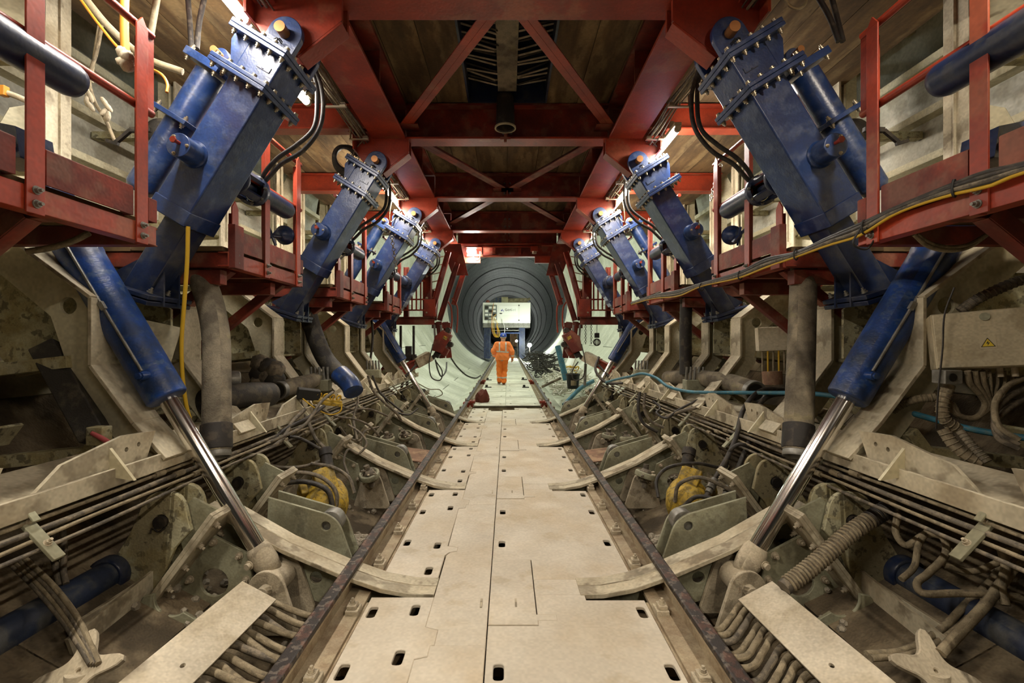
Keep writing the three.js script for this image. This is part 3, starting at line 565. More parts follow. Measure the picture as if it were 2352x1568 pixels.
// ---------- lower frames of the form: arms under the rails, hinges, ledges ----------
const ARM = [[1.8, .53], [1.64, .44], [1.35, .275], [1.0, .125], [.76, .04], [.58, .008], [.44, .003]];
const HINGE = (() => { const s = new THREE.Shape(); s.moveTo(2.02, .1); s.lineTo(2.14, .15); s.lineTo(2.22, .28); s.lineTo(2.13, .42); s.lineTo(2.06, .58); s.quadraticCurveTo(2.03, .66, 1.95, .66); s.lineTo(1.9, .66); s.quadraticCurveTo(1.83, .65, 1.815, .56); s.lineTo(1.79, .45); s.lineTo(1.88, .35); s.lineTo(1.98, .12); s.closePath(); return holeIn(s, 1.95, .5, .042); })();
function makeFrame(s) {
  MIR = s;
  const t = thing('invert_frame'), part = (n, b, m = M.greyGreen) => b.build(n, m, t);
  // curved arm: two boards of flange on a web
  const flg = (z, w) => { const sh = new THREE.Shape(); sh.moveTo(ARM[0][0], ARM[0][1]); ARM.slice(1).forEach((p) => sh.lineTo(p[0], p[1])); sh.lineTo(.44, -.02); [...ARM].reverse().slice(1).forEach((p) => sh.lineTo(p[0] - .006, p[1] - .024)); sh.closePath(); return new MB().shape(sh, w, M4(0, 0, z), .003); };
  part('arm_flange', flg(.225, .1), M.cream); part('arm_flange', flg(.12, .1), M.cream);
  { const sh = new THREE.Shape(); sh.moveTo(1.8, .5); ARM.slice(1).forEach((p) => sh.lineTo(p[0], p[1] - .024)); sh.lineTo(.44, -.1); sh.lineTo(1.0, -.14); sh.lineTo(1.45, 0); sh.lineTo(1.8, .2); sh.closePath(); const q = holeIn(sh, 1.18, .06, .04); part('arm_web', new MB().shape(q, .02, M4(0, 0, .17), .002)); }
  // hinge pairs at both sides of the frame
  for (const [z, o] of [[.36, 1], [-.4, -1]]) {
    const h = thing('hinge', 0, 0, z, 0, t);
    new MB().shape(HINGE, .03, M4(0, 0, .055), .004).build('hinge_plate', M.creamSpeck, h); new MB().shape(HINGE, .03, M4(-.03, .015, -.055), .004).build('hinge_plate', M.creamSpeck, h);
    new MB().cyl(V(1.95, .5, -.1), V(1.95, .5, .09), .036, 18).build('hinge_pin', M.darkSteel, h);
    new MB().tube([V(1.92, .47, .08), V(1.95, .45, .09), V(1.99, .47, .085), V(2.0, .44, .085)], .005, 8, 5).build('split_pin', M.darkSteel, h);
    // bolted flange between arm and hinge, plus stays
    const f = new MB(.004); f.bar(V(1.63, .56, 0), V(1.97, .1, 0), .26, .024, V(.8, .6, 0)).bar(V(1.612, .545, 0), V(1.952, .085, 0), .26, .024, V(.8, .6, 0)); f.build('bolted_flange', M.cream, h);
    for (const u of [.1, .36, .62, .88]) for (const q of [-.09, .09]) boltAt(h, V(1.6 + .34 * u, .54 - .46 * u, q), V(-.8, -.6, 0), M.dust, .016, .018, .014);
    new MB(.003).plate([[1.62, .53], [1.8, .62], [1.9, .5], [1.85, .3], [1.7, .42]], .018, M4(0, 0, o * .02)).build('stay_plate', M.greyGreen, h);
  }
  // gusset plate with a round hole, cradle, and the box below
  { const sh = new THREE.Shape(); [[1.76, .39], [1.53, .27], [1.47, .02], [1.56, -.16], [1.84, -.12], [1.96, .06]].forEach((p, i) => (i ? sh.lineTo(...p) : sh.moveTo(...p))); sh.closePath(); part('holed_plate', new MB().shape(holeIn(sh, 1.72, .1, .085), .02, M4(0, 0, .31), .003)); }
  for (const [x, y] of [[1.72, .34], [1.57, .26], [1.53, .12], [1.86, .12]]) boltAt(t, V(x, y, .32), V(0, 0, 1), M.dust, .017, .018, .014);
  { const sh = new THREE.Shape(); sh.moveTo(1.66, -.14); sh.lineTo(2.02, .04); sh.lineTo(1.97, .13); sh.absarc(1.82, .12, .1, .2, Math.PI + .9, true); sh.lineTo(1.62, -.04); sh.closePath(); part('cradle_plate', new MB().shape(sh, .02, M4(0, 0, .52), .003)); }
  part('floor_channel', new MB(.003).bar(V(1.7, -.1, .9), V(1.7, -.1, -.9), .4, .02, V(-.3, .95, 0)).bar(V(2.02, .12, .9), V(2.02, .12, .3), .02, .16), M.cream);
  part('side_plate', new MB(.003).plate([[0, 0], [.62, 0], [.66, .12], [.02, .17]], .016, new THREE.Matrix4().makeRotationY(-Math.PI / 2 - .06).setPosition(2.01, .06, .32)), M.cream);
  // pair of plates with a roller
  for (const z of [-.08, -.22]) { const sh = new THREE.Shape(); sh.moveTo(1.62, .02); sh.lineTo(1.6, .47); sh.lineTo(1.22, .36); sh.quadraticCurveTo(1.14, .33, 1.11, .25); sh.lineTo(1.04, .05); sh.lineTo(1.2, -.08); sh.closePath(); part('roller_plate', new MB().shape(holeIn(sh, 1.216, .28, .034), .02, M4(0, 0, z), .003), M.greyGreen); }
  part('roller', new MB().lathe([[0, -.05], [.075, -.05], [.08, -.04], [.08, .04], [.075, .05], [0, .05]], V(1.2, .29, -.15), V(0, 0, 1), 24), M.steel);
  // clevis for the props
  const cv = thing('clevis', 0, 0, 0, 0, t);
  for (const z of [.42, .2]) { const sh = new THREE.Shape(); sh.moveTo(1.17, -.14); sh.lineTo(1.262, .14); sh.absarc(1.36, .115, .1, 2.87, .1, true); sh.lineTo(1.54, -.14); sh.closePath(); new MB().shape(holeIn(sh, 1.36, .115, .036), .026, M4(0, 0, z), .003).build('clevis_plate', M.dust, cv); }
  const cp = new MB(); cp.cyl(V(1.36, .115, .16), V(1.36, .115, .485), .035, 20).build('clevis_pin', M.dust, cv); new MB(.002).box(.13, .022, .008, 1.37, .13, .47, 0, 0, -.3).build('keeper', M.dust, cv);
  return t;
}
for (const s of [-1, 1]) {
  let p = null;
  for (let k = 0; k <= 3; k++) { const t = p ? copyOf(p) : (p = makeFrame(s)); t.position.z = -D(k); tag(t, `dusty cream form frame with curved arm, ${SIDE(s)} of track, ${['nearest', 'second', 'third', 'farthest'][k]}`, 'form frame'); }
  MIR = s;
  // longitudinal ledge with flared fins
  const led = thing('form_ledge'), b = new MB(.004);
  b.bar(V(2.07, .875, -.9), V(2.07, .875, -10.2), .3, .02, V(-.34, .94, 0)).bar(V(1.93, .845, -.9), V(1.93, .845, -10.2), .018, .09).build('ledge_channel', M.cream, led);
  for (let k = -1; k <= 3; k++) for (const [a, e] of [[1.9, 2.59], [3.17, 3.85]].map((q) => q.map((v) => v + 2.05 * k))) {
    if (a < .6) continue;
    const f = thing('fin', 1.96, .85, -a, 0, led), L = e - a;
    new MB(.003).plate([[0, 0], [L - .06, 0], [L + .02, .17], [L - .2, .185], [.16, .12]], .018, new THREE.Matrix4().makeRotationFromEuler(new THREE.Euler(0, Math.PI / 2, 0)).setPosition(0, 0, 0), [[L - .1, .12, .012], [L - .18, .11, .012]]).build('fin_plate', M.cream, f);
    new MB(.003).plate([[0, 0], [-.13, -.02], [0, .15]], .016, M4(0, 0, -L * .6)).build('fin_gusset', M.creamPale, f);
  }
  tag(led, `long cream steel ledge with flared fins along the ${SIDE(s)} form wall`, 'ledge');
  // bundle of thin pipes under the ledge
  for (let i = 0; i < 4; i++) {
    const x = 1.94 - i * .02, y = .778 - i * .034, pts = []; for (let d = .9; d < 9.6; d += .62) pts.push(V(x + rr(-.006, .006), y + rr(-.008, .006), -d));
    const t = thing('service_pipe'); new MB().tube(pts, i === 1 ? .013 : .009, 60, 7).build('tube', i % 2 ? M.hoseGrey : M.hoseDust, t);
    const c = new MB(); for (let d = 1.25 + i * .13; d < 5; d += 1.37) new MB().cyl(V(x, y, -d + .035), V(x, y, -d - .035), .018, 10).build('coupling', M.hoseDust, t);
    tag(t, `thin dusty service pipe below the ${SIDE(s)} ledge, ${['topmost', 'second', 'third', 'lowest'][i]} of four`, 'pipe', 'service pipes below the ' + SIDE(s) + ' ledge');
  }
  for (let d = 1.9, i = 0; d < 9; d += 1.02, i++) { const t = thing('pipe_clamp', 1.9, .725, -d), c = new MB(.003); c.bar(V(.06, .07, 0), V(-.09, -.09, 0), .05, .016, V(.7, .7, 0)).bar(V(.0, .06, 0), V(.06, .14, 0), .03, .01); c.build('strap', M.greyGreen, t); for (const q of [-.04, .04]) boltAt(t, V(q, q + .01, 0), V(-.7, .7, 0), M.dust, .012, .012, .012); tag(t, `small grey clamp holding thin pipes below the ${SIDE(s)} ledge, ${ORD[i]} from the camera`, 'clamp', 'pipe clamps below the ' + SIDE(s) + ' ledge'); }
}
MIR = 1;
// ---------- hydraulic props with chromed rods ----------
function makeProp(s) {
  MIR = s;
  const t = thing('hydraulic_prop', 1.36, .115, 0, -Math.atan2(.515, .857));   // local y runs up the axis from the clevis pin
  new MB().lathe([[.0, 1.24], [.098, 1.24], [.108, 1.255], [.108, 2.2], [.112, 2.22], [.112, 2.4], [0, 2.4]], V(), V(0, 1, 0), 32).build('barrel', M.blueWorn, t);
  new MB().lathe([[.0, .18], [.05, .18], [.05, 1.26], [0, 1.26]], V(), V(0, 1, 0), 32).build('rod', M.chrome, t);
  const fk = new MB(.01); fk.lathe([[0, .05], [.06, .05], [.072, .12], [.068, .2], [.054, .23], [0, .23]], V(), V(0, 1, 0), 22).cyl(V(0, 0, -.075), V(0, 0, .075), .078, 24).build('rod_eye', M.dust, t);
  boltAt(t, V(.05, .16, .06), V(.3, 0, 1), M.dust, .02, .02, .0);
  new MB().tube([V(-.03, 1.42, .112), V(-.028, 1.9, .112), V(-.03, 2.36, .112)], .008, 10, 6).build('oil_line', M.steel, t);
  const pt = new MB(); pt.cyl(V(-.03, 1.39, .09), V(-.03, 1.39, .15), .024, 12).cyl(V(-.03, 1.39, .15), V(-.03, 1.39, .165), .019, 6).build('port', M.blueWorn, t);
  new MB(.004).box(.03, .05, .02, -.03, 1.85, .115).build('line_clip', M.steel, t);
  new MB(.01).box(.2, .3, .16, 0, 2.52, 0).box(.08, .1, .3, 0, 2.62, 0).build('head', M.blueDark, t);
  return t;
}
for (const s of [-1, 1]) { const p = makeProp(s); p.position.z = -D(0) + .31; const q = copyOf(p); q.position.z = -D(3) + .31; tag(p, `big blue hydraulic prop with chrome rod in the foreground, ${SIDE(s)} side`, 'hydraulic prop'); tag(q, `far blue hydraulic prop with chrome rod by the tunnel mouth, ${SIDE(s)} side`, 'hydraulic prop'); }
MIR = 1;
// ---------- pipes and ducts ----------
const pipe = (pts, r, mat, label, cat = 'pipe', { open = false, name = 'duct', n = 40, seg = 20, group } = {}) => {
  const t = thing(name); new MB().tube(pts, r, n, seg).build('tube', mat, t);
  if (open) { const e = pts[pts.length - 1], d = e.clone().sub(pts[pts.length - 2]).normalize(); new MB().lathe([[r * .82, -.16], [r * .84, .0], [r * 1.02, .012], [r * 1.1, 0], [r * 1.1, -.05], [r * 1.02, -.06]], e, d, 26).build('end_ring', M.steel, t); new MB().cyl(e.clone().addScaledVector(d, -.002), e.clone().addScaledVector(d, .003), r * .8, 22).build('bore', M.black, t); }
  return tag(t, label, cat, group);
};
const duct = (pts, r, mat, label) => { // thick standing duct with a collar and an open lower end
  const t = pipe(pts, r, mat, label, 'duct', { n: 50, seg: 26 }); const e = pts[pts.length - 1], d = e.clone().sub(pts[pts.length - 2]).normalize(), q = e.clone().addScaledVector(d, -.17);
  new MB().lathe([[r, 0], [r * 1.08, .004], [r * 1.08, .155], [r * .98, .165]], q, d, 28).build('collar', M.darkSteel, t);
  new MB().lathe([[r * .86, .0], [r * .86, .19], [r * .92, .21], [r, .21], [r, .19], [r * .95, .16]], q, d, 28).build('lip', M.steel, t); new MB().cyl(q.clone().addScaledVector(d, .172), q.clone().addScaledVector(d, .178), r * .84, 22).build('bore', M.black, t);
  return t;
};
duct([at(440, 598, 3.42), at(472, 662, 3.33), at(495, 760, 3.22), at(498, 880, 3.1), at(497, 1035, 2.98)], .085, M.duct, 'thick dusty standing duct with steel lower collar beside the yellow cable on the left');
duct([at(1846, 605, 3.4), at(1843, 720, 3.28), at(1838, 880, 3.12), at(1832, 1035, 2.98)], .085, M.duct, 'thick dusty standing duct with open lower end, right of the track, near the right prop');
pipe([at(698, 660, 5.6), at(712, 735, 5.5), at(745, 820, 5.35), at(785, 868, 5.2)], .098, M.ductBlack, 'black bent duct with a yellow paint mark behind the second left platform', 'duct');
pipe([at(780, 858, 5.2), at(806, 885, 5.1), at(812, 900, 5.05)], .105, M.blueWorn, 'short blue elbow pipe at the lower end of the black bent duct', 'pipe');
pipe([at(1577, 660, 5.5), at(1575, 740, 5.45), at(1575, 860, 5.4)], .068, M.ductBlack, 'black standing pipe with wrapped lower end, right, beyond the dusty ducts', 'pipe');
pipe([at(790, 855, 6.1), at(745, 868, 5.4), at(690, 882, 4.8), at(638, 897, 4.35)], .082, M.duct, 'dusty lying pipe with red label on the left ledge, open end towards the camera', 'pipe', { open: true });
pipe([at(1535, 868, 6.0), at(1600, 868, 5.3), at(1680, 880, 4.65), at(1735, 900, 4.25)], .092, M.duct, 'dusty curved lying pipe with open end on the right ledge', 'pipe', { open: true });
pipe([at(620, 905, 4.0), at(560, 908, 3.7), at(470, 925, 3.4)], .1, M.ductBlack, 'dark fat hose lying behind the nearest left duct', 'hose');
pipe([at(420, 872, 3.5), at(545, 872, 3.75)], .065, M.blueWorn, 'short blue pipe lying behind the thick left duct', 'pipe', { open: true });
{ const t = thing('timber_baulk', 0, 0, 0); new MB(.01).bar(at(105, 795, 2.75), at(222, 1005, 2.62), .13, .1, V(.3, .2, 1)).build('baulk', M.ductBlack, t); tag(t, 'black leaning baulk at the far left behind the blue prop', 'beam'); }
{ const t = thing('rag_bundle'); for (let i = 0; i < 7; i++) { const p = at(598 + (i % 3) * 16, 836 + i * 7, 4.4); new MB().lathe([[0, -.09], [.09, -.05], [.1, .02], [.05, .08], [0, .09]], p, V(rr(-1, 1), rr(.2, 1), rr(-1, 1)), 9).build('lump', i % 2 ? M.ductBlack : M.hoseGrey, t); } tag(t, 'dark lumpy tied bundle resting on the left ledge behind the lying pipe', 'bundle'); }
// blue lying rams low at both edges of the view
for (const s of [-1, 1]) {
  MIR = s; const t = thing('lying_ram', 2.21, .22, -2.62), L = 1.6;
  new MB().lathe([[0, 0], [.072, 0], [.078, .02], [.078, L], [0, L]], V(), V(0, 0, 1), 26).build('barrel', M.blueDust, t); new MB().lathe([[.08, -.02], [.1, -.02], [.1, .04], [.08, .04]], V(), V(0, 0, 1), 26).build('gland', M.blueDark, t);
  new MB().cyl(V(0, 0, 0), V(-.03, .0, -.2), .035, 18).build('rod', M.steel, t); new MB().tube([V(.0, -.11, .06), V(.0, -.11, L * .5), V(.0, -.11, L)], .012, 6, 6).build('oil_line', M.blueDust, t);
  tag(t, `dark blue lying cylinder low at the ${SIDE(s)} edge of the view`, 'hydraulic cylinder');
}
MIR = 1;
// ---------- hoses and cables ----------
const line = (pts, r, mat, label, { cat = 'hose', name = 'hose', group, n = 0, seg = 7 } = {}) => { const t = thing(name); new MB().tube(pts, r, n || pts.length * 8, seg).build('tube', mat, t); return label ? tag(t, label, cat, group) : t; };
const px = (list, d0, d1) => list.map(([x, y, d], i) => at(x, y, d ?? d0 + (d1 - d0) * i / (list.length - 1)));
const coupling = (t, p, q, r, mat = M.steel) => { const d = q.clone().sub(p).normalize(); for (const [o, l, k] of [[0, .03, 1.35], [.04, .05, 1.6], [.1, .03, 1.35]]) new MB().cyl(p.clone().addScaledVector(d, o), p.clone().addScaledVector(d, o + l), r * k, 8).build('coupling', mat, t); };
// twin black hoses from the girder to every drive unit
for (const s of [-1, 1]) {
  MIR = s; const made = [];
  for (const o of [0, 1]) { const e = o * .045; made.push(line([V(1.5 + e, 3.74, .3), V(1.47 + e * .6, 3.58, .57), V(1.41 + e, 3.36, .52), V(1.42 + e, 3.12, .47), V(1.55 + e, 2.96 + e, .48), V(1.72 + e * .6, 2.87 + e, .5), V(1.83 + e * .5, 2.78 + e, .53), V(1.92, 2.72 + e * .6, .57)].map((v) => v.setZ(-v.z)), .017, M.hose, '', { n: 60 })); }
  for (let k = 0; k <= 3; k++) made.forEach((m, o) => { const t = k ? copyOf(m) : m; t.position.z = -D(k); tag(t, `${o ? 'outer' : 'inner'} black hose looping from girder to ${SIDE(s)} strut, ${['nearest', 'second', 'third', 'farthest'][k]} pair`, 'hose', `twin hoses of the ${SIDE(s)} struts`); });
  // bundle of thin cables along the outer edge of the girder
  for (let i = 0; i < 9; i++) {
    const pts = []; for (let d = 1.2; d < 9.3; d += .45) pts.push(V(1.5 + (i % 3) * .035 + rr(-.012, .012), 3.66 + Math.floor(i / 3) * .035 + rr(-.025, .015), -d));
    line(pts, .006 + .004 * (i % 2), i % 3 === 1 ? M.hoseDust : M.hoseGrey, `thin cable in the bundle beside the ${SIDE(s)} girder`, { cat: 'cable', name: 'cable', group: `cable bundle beside the ${SIDE(s)} girder`, n: 70, seg: 5 });
  }
  for (let d = 2.2, i = 0; d < 9; d += .68, i++) { const t = thing('cable_bracket', 1.55, 3.7, -d), b = new MB(.002); b.box(.2, .012, .03, 0, -.06, 0).box(.012, .13, .03, .09, 0, 0).box(.05, .03, .05, -.07, -.045, .0).build('bracket', M.zinc, t); tag(t, `small metal bracket under the ${SIDE(s)} girder cable bundle, ${ORD[i]} from the camera`, 'bracket', `cable brackets of the ${SIDE(s)} girder`); }
  for (let i = 0; i < 4; i++) { const d = 3.3 + i * 1.7; line([V(1.52, 3.68, -d), V(1.66, 3.58, -d - .1), V(1.72, 3.42 - .06 * i, -d - .22), V(1.62, 3.5, -d - .4), V(1.54, 3.68, -d - .5)], .007, M.hoseDust, `slack pale wire loop hanging from the ${SIDE(s)} girder cables, ${['nearest', 'second', 'third', 'farthest'][i]}`, { cat: 'cable', name: 'cable' }); }
}
MIR = 1;
// rising hoses behind the upper collars of the nearest struts
line(px([[430, -25], [436, 50], [440, 112]], 3.2, 3.1), .017, M.hose, 'black hose rising from the nearest left jack head, the outer one');
line(px([[474, -25], [458, 50], [452, 112]], 3.2, 3.1), .017, M.hose, 'black hose rising from the nearest left jack head, the inner one');
line(px([[1868, -25], [1905, 40], [1926, 95]], 3.2, 3.1), .017, M.hose, 'black hose rising from the nearest right jack head, the inner one');
line(px([[1905, -25], [1922, 40], [1936, 95]], 3.2, 3.1), .017, M.hose, 'black hose rising from the nearest right jack head, the outer one');
line(px([[1800, -10], [1812, 12], [1832, 20], [1850, 8], [1852, -12]], 2.9, 2.9), .009, M.offWhite, 'pale cable loop hanging into the top edge above the nearest right strut', { cat: 'cable', name: 'cable' });
// upper left yellow lines
{ const t = line(px([[287, -20], [286, 60], [288, 118]], 2.5, 2.5), .021, M.orangeHose, 'flat orange hanging hose with a knotted dusty end, upper left', { n: 16 }); for (let i = 0; i < 4; i++) new MB().lathe([[0, -.03], [.03, -.015], [.035, .01], [.0, .03]], at(284 + (i % 2) * 9, 122 + i * 10, 2.5), V(rr(-1, 1), 1, rr(-1, 1)), 8).build('knot', M.dust, t); }
line(px([[175, -15], [230, 60], [280, 118], [330, 150], [372, 172], [385, 195], [383, 212]], 2.7, 2.6), .008, M.orangeHose, 'thin orange cable curling behind the upper left hand rail', { cat: 'cable', name: 'cable' });
line(px([[190, -10], [250, 62], [330, 130], [420, 165]], 2.9, 3.1), .022, M.offWhite, 'pale pipe sloping behind the upper left hand rail', { cat: 'pipe', name: 'pipe' });
line(px([[362, -10], [350, 60], [338, 130]], 3.3, 3.4), .022, M.offWhite, 'pale conduit rising at the upper left wall', { cat: 'pipe', name: 'pipe' });
line(px([[236, 48], [222, 120], [205, 180], [218, 235], [240, 270], [266, 330]], 3.4, 3.3), .012, M.hoseDust, 'dusty hanging line with rags at the upper left wall', { cat: 'cable', name: 'cable' });
line(px([[228, 52], [216, 130], [212, 190]], 3.4, 3.4), .008, M.offWhite, 'thin pale line beside the dusty rags at the upper left wall', { cat: 'cable', name: 'cable' });
for (const [x, y, l] of [[200, 225, 'left'], [240, 248, 'right']]) { const t = thing('rag'), b = new MB(); for (let i = 0; i < 4; i++) b.lathe([[0, -.04], [.012, -.03], [.018, 0], [.012, .03], [0, .04]], at(x + (i % 2) * 8, y - 14 + i * 11, 3.3), V(rr(-1, 1), 1.4, rr(-1, 1)), 8); b.build('cloth', M.dust, t); tag(t, `dusty rag hanging at the upper left wall, ${l} one of the two`, 'rag'); }
// yellow hanging cable at the left
line(px([[432, 520], [430, 600], [423, 700], [417, 790], [420, 870], [428, 930], [436, 962]], 2.95, 3.05), .0125, M.yellowCable, 'yellow cable hanging from the second left platform past the thick duct', { cat: 'cable', name: 'cable', n: 50 });
line(px([[60, 578], [120, 568], [170, 552], [205, 535]], 2.35, 2.5), .016, M.hoseDust, 'dusty hose end under the nearest left platform');
for (const o of [0, 1]) line(px([[2105 - o * 6, 538], [2130, 556 + o * 8], [2180, 568 + o * 7], [2225, 562 + o * 5], [2265, 540]], 2.3, 2.3), .011, M.hoseDust, `dusty cable loop hanging under the nearest right platform, ${o ? 'lower' : 'upper'} one`, { cat: 'cable', name: 'cable' });
// cables draped along the right hand platforms
[[M.hose, .013, 0], [M.hoseGrey, .013, 9], [M.yellowCable, .008, 20], [M.hose, .009, 13], [M.hose, .011, -7]].forEach(([m, r, o], i) => {
  const base = [[2420, 362], [2352, 380], [2270, 405], [2200, 424], [2060, 482], [1975, 520], [1905, 552], [1830, 580], [1760, 602], [1700, 626], [1610, 655], [1560, 668], [1500, 682], [1450, 694]];
  line(base.map(([x, y], j) => { const d = 1.86 * F / (x - 1165); return at(x, y + o * (j % 3 === 1 ? .5 : j % 3 === 2 ? 1.1 : .8) * 2.6 / Math.max(d, 1.6) * .8 + (j % 2 ? 2 : -2), d); }), r, m, `${['thick black', 'grey', 'yellow', 'thin black', 'upper black'][i]} cable draped along the fascia of the right platforms`, { cat: 'cable', name: 'cable', n: 80 });
});
[[1984, 517], [2192, 428], [1828, 580], [1700, 628], [1612, 655]].forEach(([x, y], i) => { const d = 1.855 * F / (x - 1165), t = thing('cable_tie'); new MB().tube([0, 1, 2, 3, 4, 5, 6].map((j) => at(x + Math.sin(j) * 5, y + 4 - Math.cos(j) * 16 * 2.5 / d, d)), .005, 20, 5).build('band', M.black, t); tag(t, `black tie round the draped cables on the right platforms, ${['by the nearest end post', 'on the nearest fascia', 'beside the nearest right strut foot', 'on the second fascia', 'at the second end post'][i]}`, 'tie'); });
line(px([[1975, 525], [1960, 560], [1990, 572], [2010, 540], [1990, 522]], 2.42, 2.42), .005, M.black, 'thin black wire loop on the nearest right end post', { cat: 'wire', name: 'wire' });
// hoses over the hinges, left
const LH = [
  [[[545, 1045], [610, 1022], [655, 985], [705, 960], [745, 932]], 3.6, 4.4, .016], [[[560, 1036], [640, 1006], [700, 975], [738, 922], [765, 900]], 3.6, 4.5, .014],
  [[[690, 925], [712, 978], [726, 1008], [747, 1030]], 4.4, 4.2, .016], [[[618, 1006], [680, 1004], [730, 1028], [748, 1040]], 4.0, 4.1, .014],
  [[[800, 975], [832, 998], [842, 1020], [822, 1042], [800, 1032], [790, 1058], [800, 1090]], 4.7, 4.3, .011], [[[845, 862], [858, 898], [884, 925], [912, 950], [922, 966]], 6.0, 6.2, .018],
  [[[855, 862], [872, 900], [902, 928], [925, 946]], 6.1, 6.3, .014], [[[720, 930], [770, 955], [812, 962], [846, 976], [870, 1000]], 4.6, 5.2, .012],
  [[[640, 1096], [690, 1085], [742, 1098], [772, 1130], [772, 1172]], 3.75, 3.7, .016], [[[640, 1112], [700, 1106], [752, 1126], [766, 1172]], 3.7, 3.65, .02],
  [[[715, 1064], [768, 1074], [802, 1098], [814, 1132]], 3.9, 3.8, .015], [[[590, 1030], [600, 1058], [640, 1072], [700, 1070], [735, 1058]], 3.7, 4.0, .013],
  [[[846, 700], [856, 760], [850, 830], [838, 880]], 8.2, 7.5, .02], [[[520, 1052], [600, 1034], [645, 1012], [672, 968], [700, 940]], 3.5, 4.3, .018],
  [[[780, 980], [800, 1004], [826, 1012], [838, 990], [870, 980]], 4.9, 5.3, .012], [[[880, 905], [900, 940], [938, 952], [960, 938]], 6.5, 7.0, .014],
  [[[815, 870], [822, 920], [812, 960], [820, 1010]], 5.5, 4.9, .014], [[[770, 925], [800, 938], [850, 940], [890, 955]], 5, 6, .012],
];
LH.forEach(([p, a, b, r], i) => line(px(p, a, b), r, i % 3 ? M.hoseGrey : M.hose, `${i % 3 ? 'dusty grey' : 'black'} hose over the left hinges, ${['lowest by the duct', 'second from the duct', 'bent one below the yellow tray', 'short one above the yellow vibrator', 'looped one behind the vibrator', 'by the far chrome rod', 'inner one by the far chrome rod', 'running under the yellow tray', 'arching over the vibrator in front', 'thick one across the vibrator', 'arching behind the vibrator', 'sagging beside the vibrator', 'hanging below the third platform', 'lowest beside the duct', 'wavy one by the second arm', 'curled by the far prop', 'upright one at the second hinge', 'flat one at the far ledge'][i]}`, { group: 'hoses over the left hinges' }));
// hoses, right
const RH = [
  [[[1800, 893], [1745, 898], [1708, 940], [1692, 1000], [1676, 1040], [1642, 1100], [1620, 1145]], 4.1, 3.6, .02], [[[1815, 902], [1762, 912], [1732, 950], [1722, 1010], [1706, 1050], [1680, 1110], [1664, 1142]], 4.0, 3.6, .02],
  [[[1512, 1142], [1508, 1104], [1530, 1076], [1598, 1064], [1652, 1074]], 3.6, 3.9, .014], [[[1550, 1152], [1560, 1112], [1604, 1096], [1652, 1112], [1682, 1132], [1692, 1172]], 3.7, 3.5, .015],
  [[[1568, 1164], [1602, 1140], [1652, 1152], [1682, 1192]], 3.6, 3.4, .016], [[[2010, 1022], [1960, 1062], [1900, 1122], [1832, 1192], [1792, 1246]], 3.2, 2.9, .016],
  [[[1990, 1012], [1944, 1052], [1890, 1130], [1812, 1226], [1776, 1250]], 3.25, 2.95, .018], [[[1668, 1072], [1676, 1036], [1700, 1020], [1742, 1040], [1770, 1090], [1740, 1122], [1690, 1128]], 3.8, 3.6, .015],
  [[[1470, 900], [1466, 940], [1478, 972], [1510, 992]], 5.4, 5.3, .018], [[[1482, 902], [1480, 940], [1494, 966], [1524, 982]], 5.3, 5.2, .016],
  [[[1500, 920], [1516, 936], [1508, 948], [1530, 960], [1560, 940], [1630, 905]], 5.2, 4.8, .013], [[[1640, 912], [1600, 935], [1560, 946], [1530, 958]], 4.6, 5, .02],
  [[[1375, 820], [1368, 850], [1392, 878], [1430, 880]], 8, 7.4, .022], [[[1712, 1000], [1740, 1010], [1760, 1030], [1800, 1036]], 4.3, 4.0, .016],
  [[[1716, 985], [1738, 1020], [1790, 1048], [1812, 1044]], 4.3, 3.9, .014], [[[1850, 1010], [1890, 1040], [1930, 1065], [1950, 1050], [1960, 1010]], 3.3, 3.1, .016],
];
RH.forEach(([p, a, b, r], i) => { const pts = px(p, a, b), t = line(pts, r, [0, 1, 5, 6, 7].includes(i) ? M.hose : i % 2 ? M.hoseGrey : M.hose, `${[0, 1, 5, 6, 7].includes(i) ? 'black' : 'dusty'} hose over the right hinges, ${['outer one down to the vibrator', 'inner one down to the vibrator', 'hooped in front of the vibrator', 'arching over the yellow vibrator', 'low across the vibrator', 'sloping along the right chrome rod', 'sloping behind the right chrome rod', 'looped under the right duct', 'upright at the third hinge', 'upright beside the third hinge', 'crumpled one under the blue hose', 'thick one under the far ledge', 'hooped by the far prop', 'kinked below the duct', 'second kinked one below the duct', 'curled under the right ledge end'][i]}`, { group: 'hoses over the right hinges' }); if (i < 2) coupling(t, pts[5], pts[6], .02); });
// blue water hose
line([[1392, 878, 7.2], [1412, 872, 6.8], [1445, 865, 6.2], [1480, 858, 5.7], [1508, 868, 5.5], [1532, 886, 5.3], [1575, 898, 5.0], [1625, 901, 4.6], [1760, 902, 3.9], [1880, 905, 3.3], [1985, 921, 2.95], [2100, 950, 2.7], [2230, 985, 2.45], [2400, 1012, 2.25]].map(([x, y, d]) => at(x, y, d)), .017, M.blueHose, 'dusty blue hose trailing along the right ledge past the chrome rod', { n: 90 });
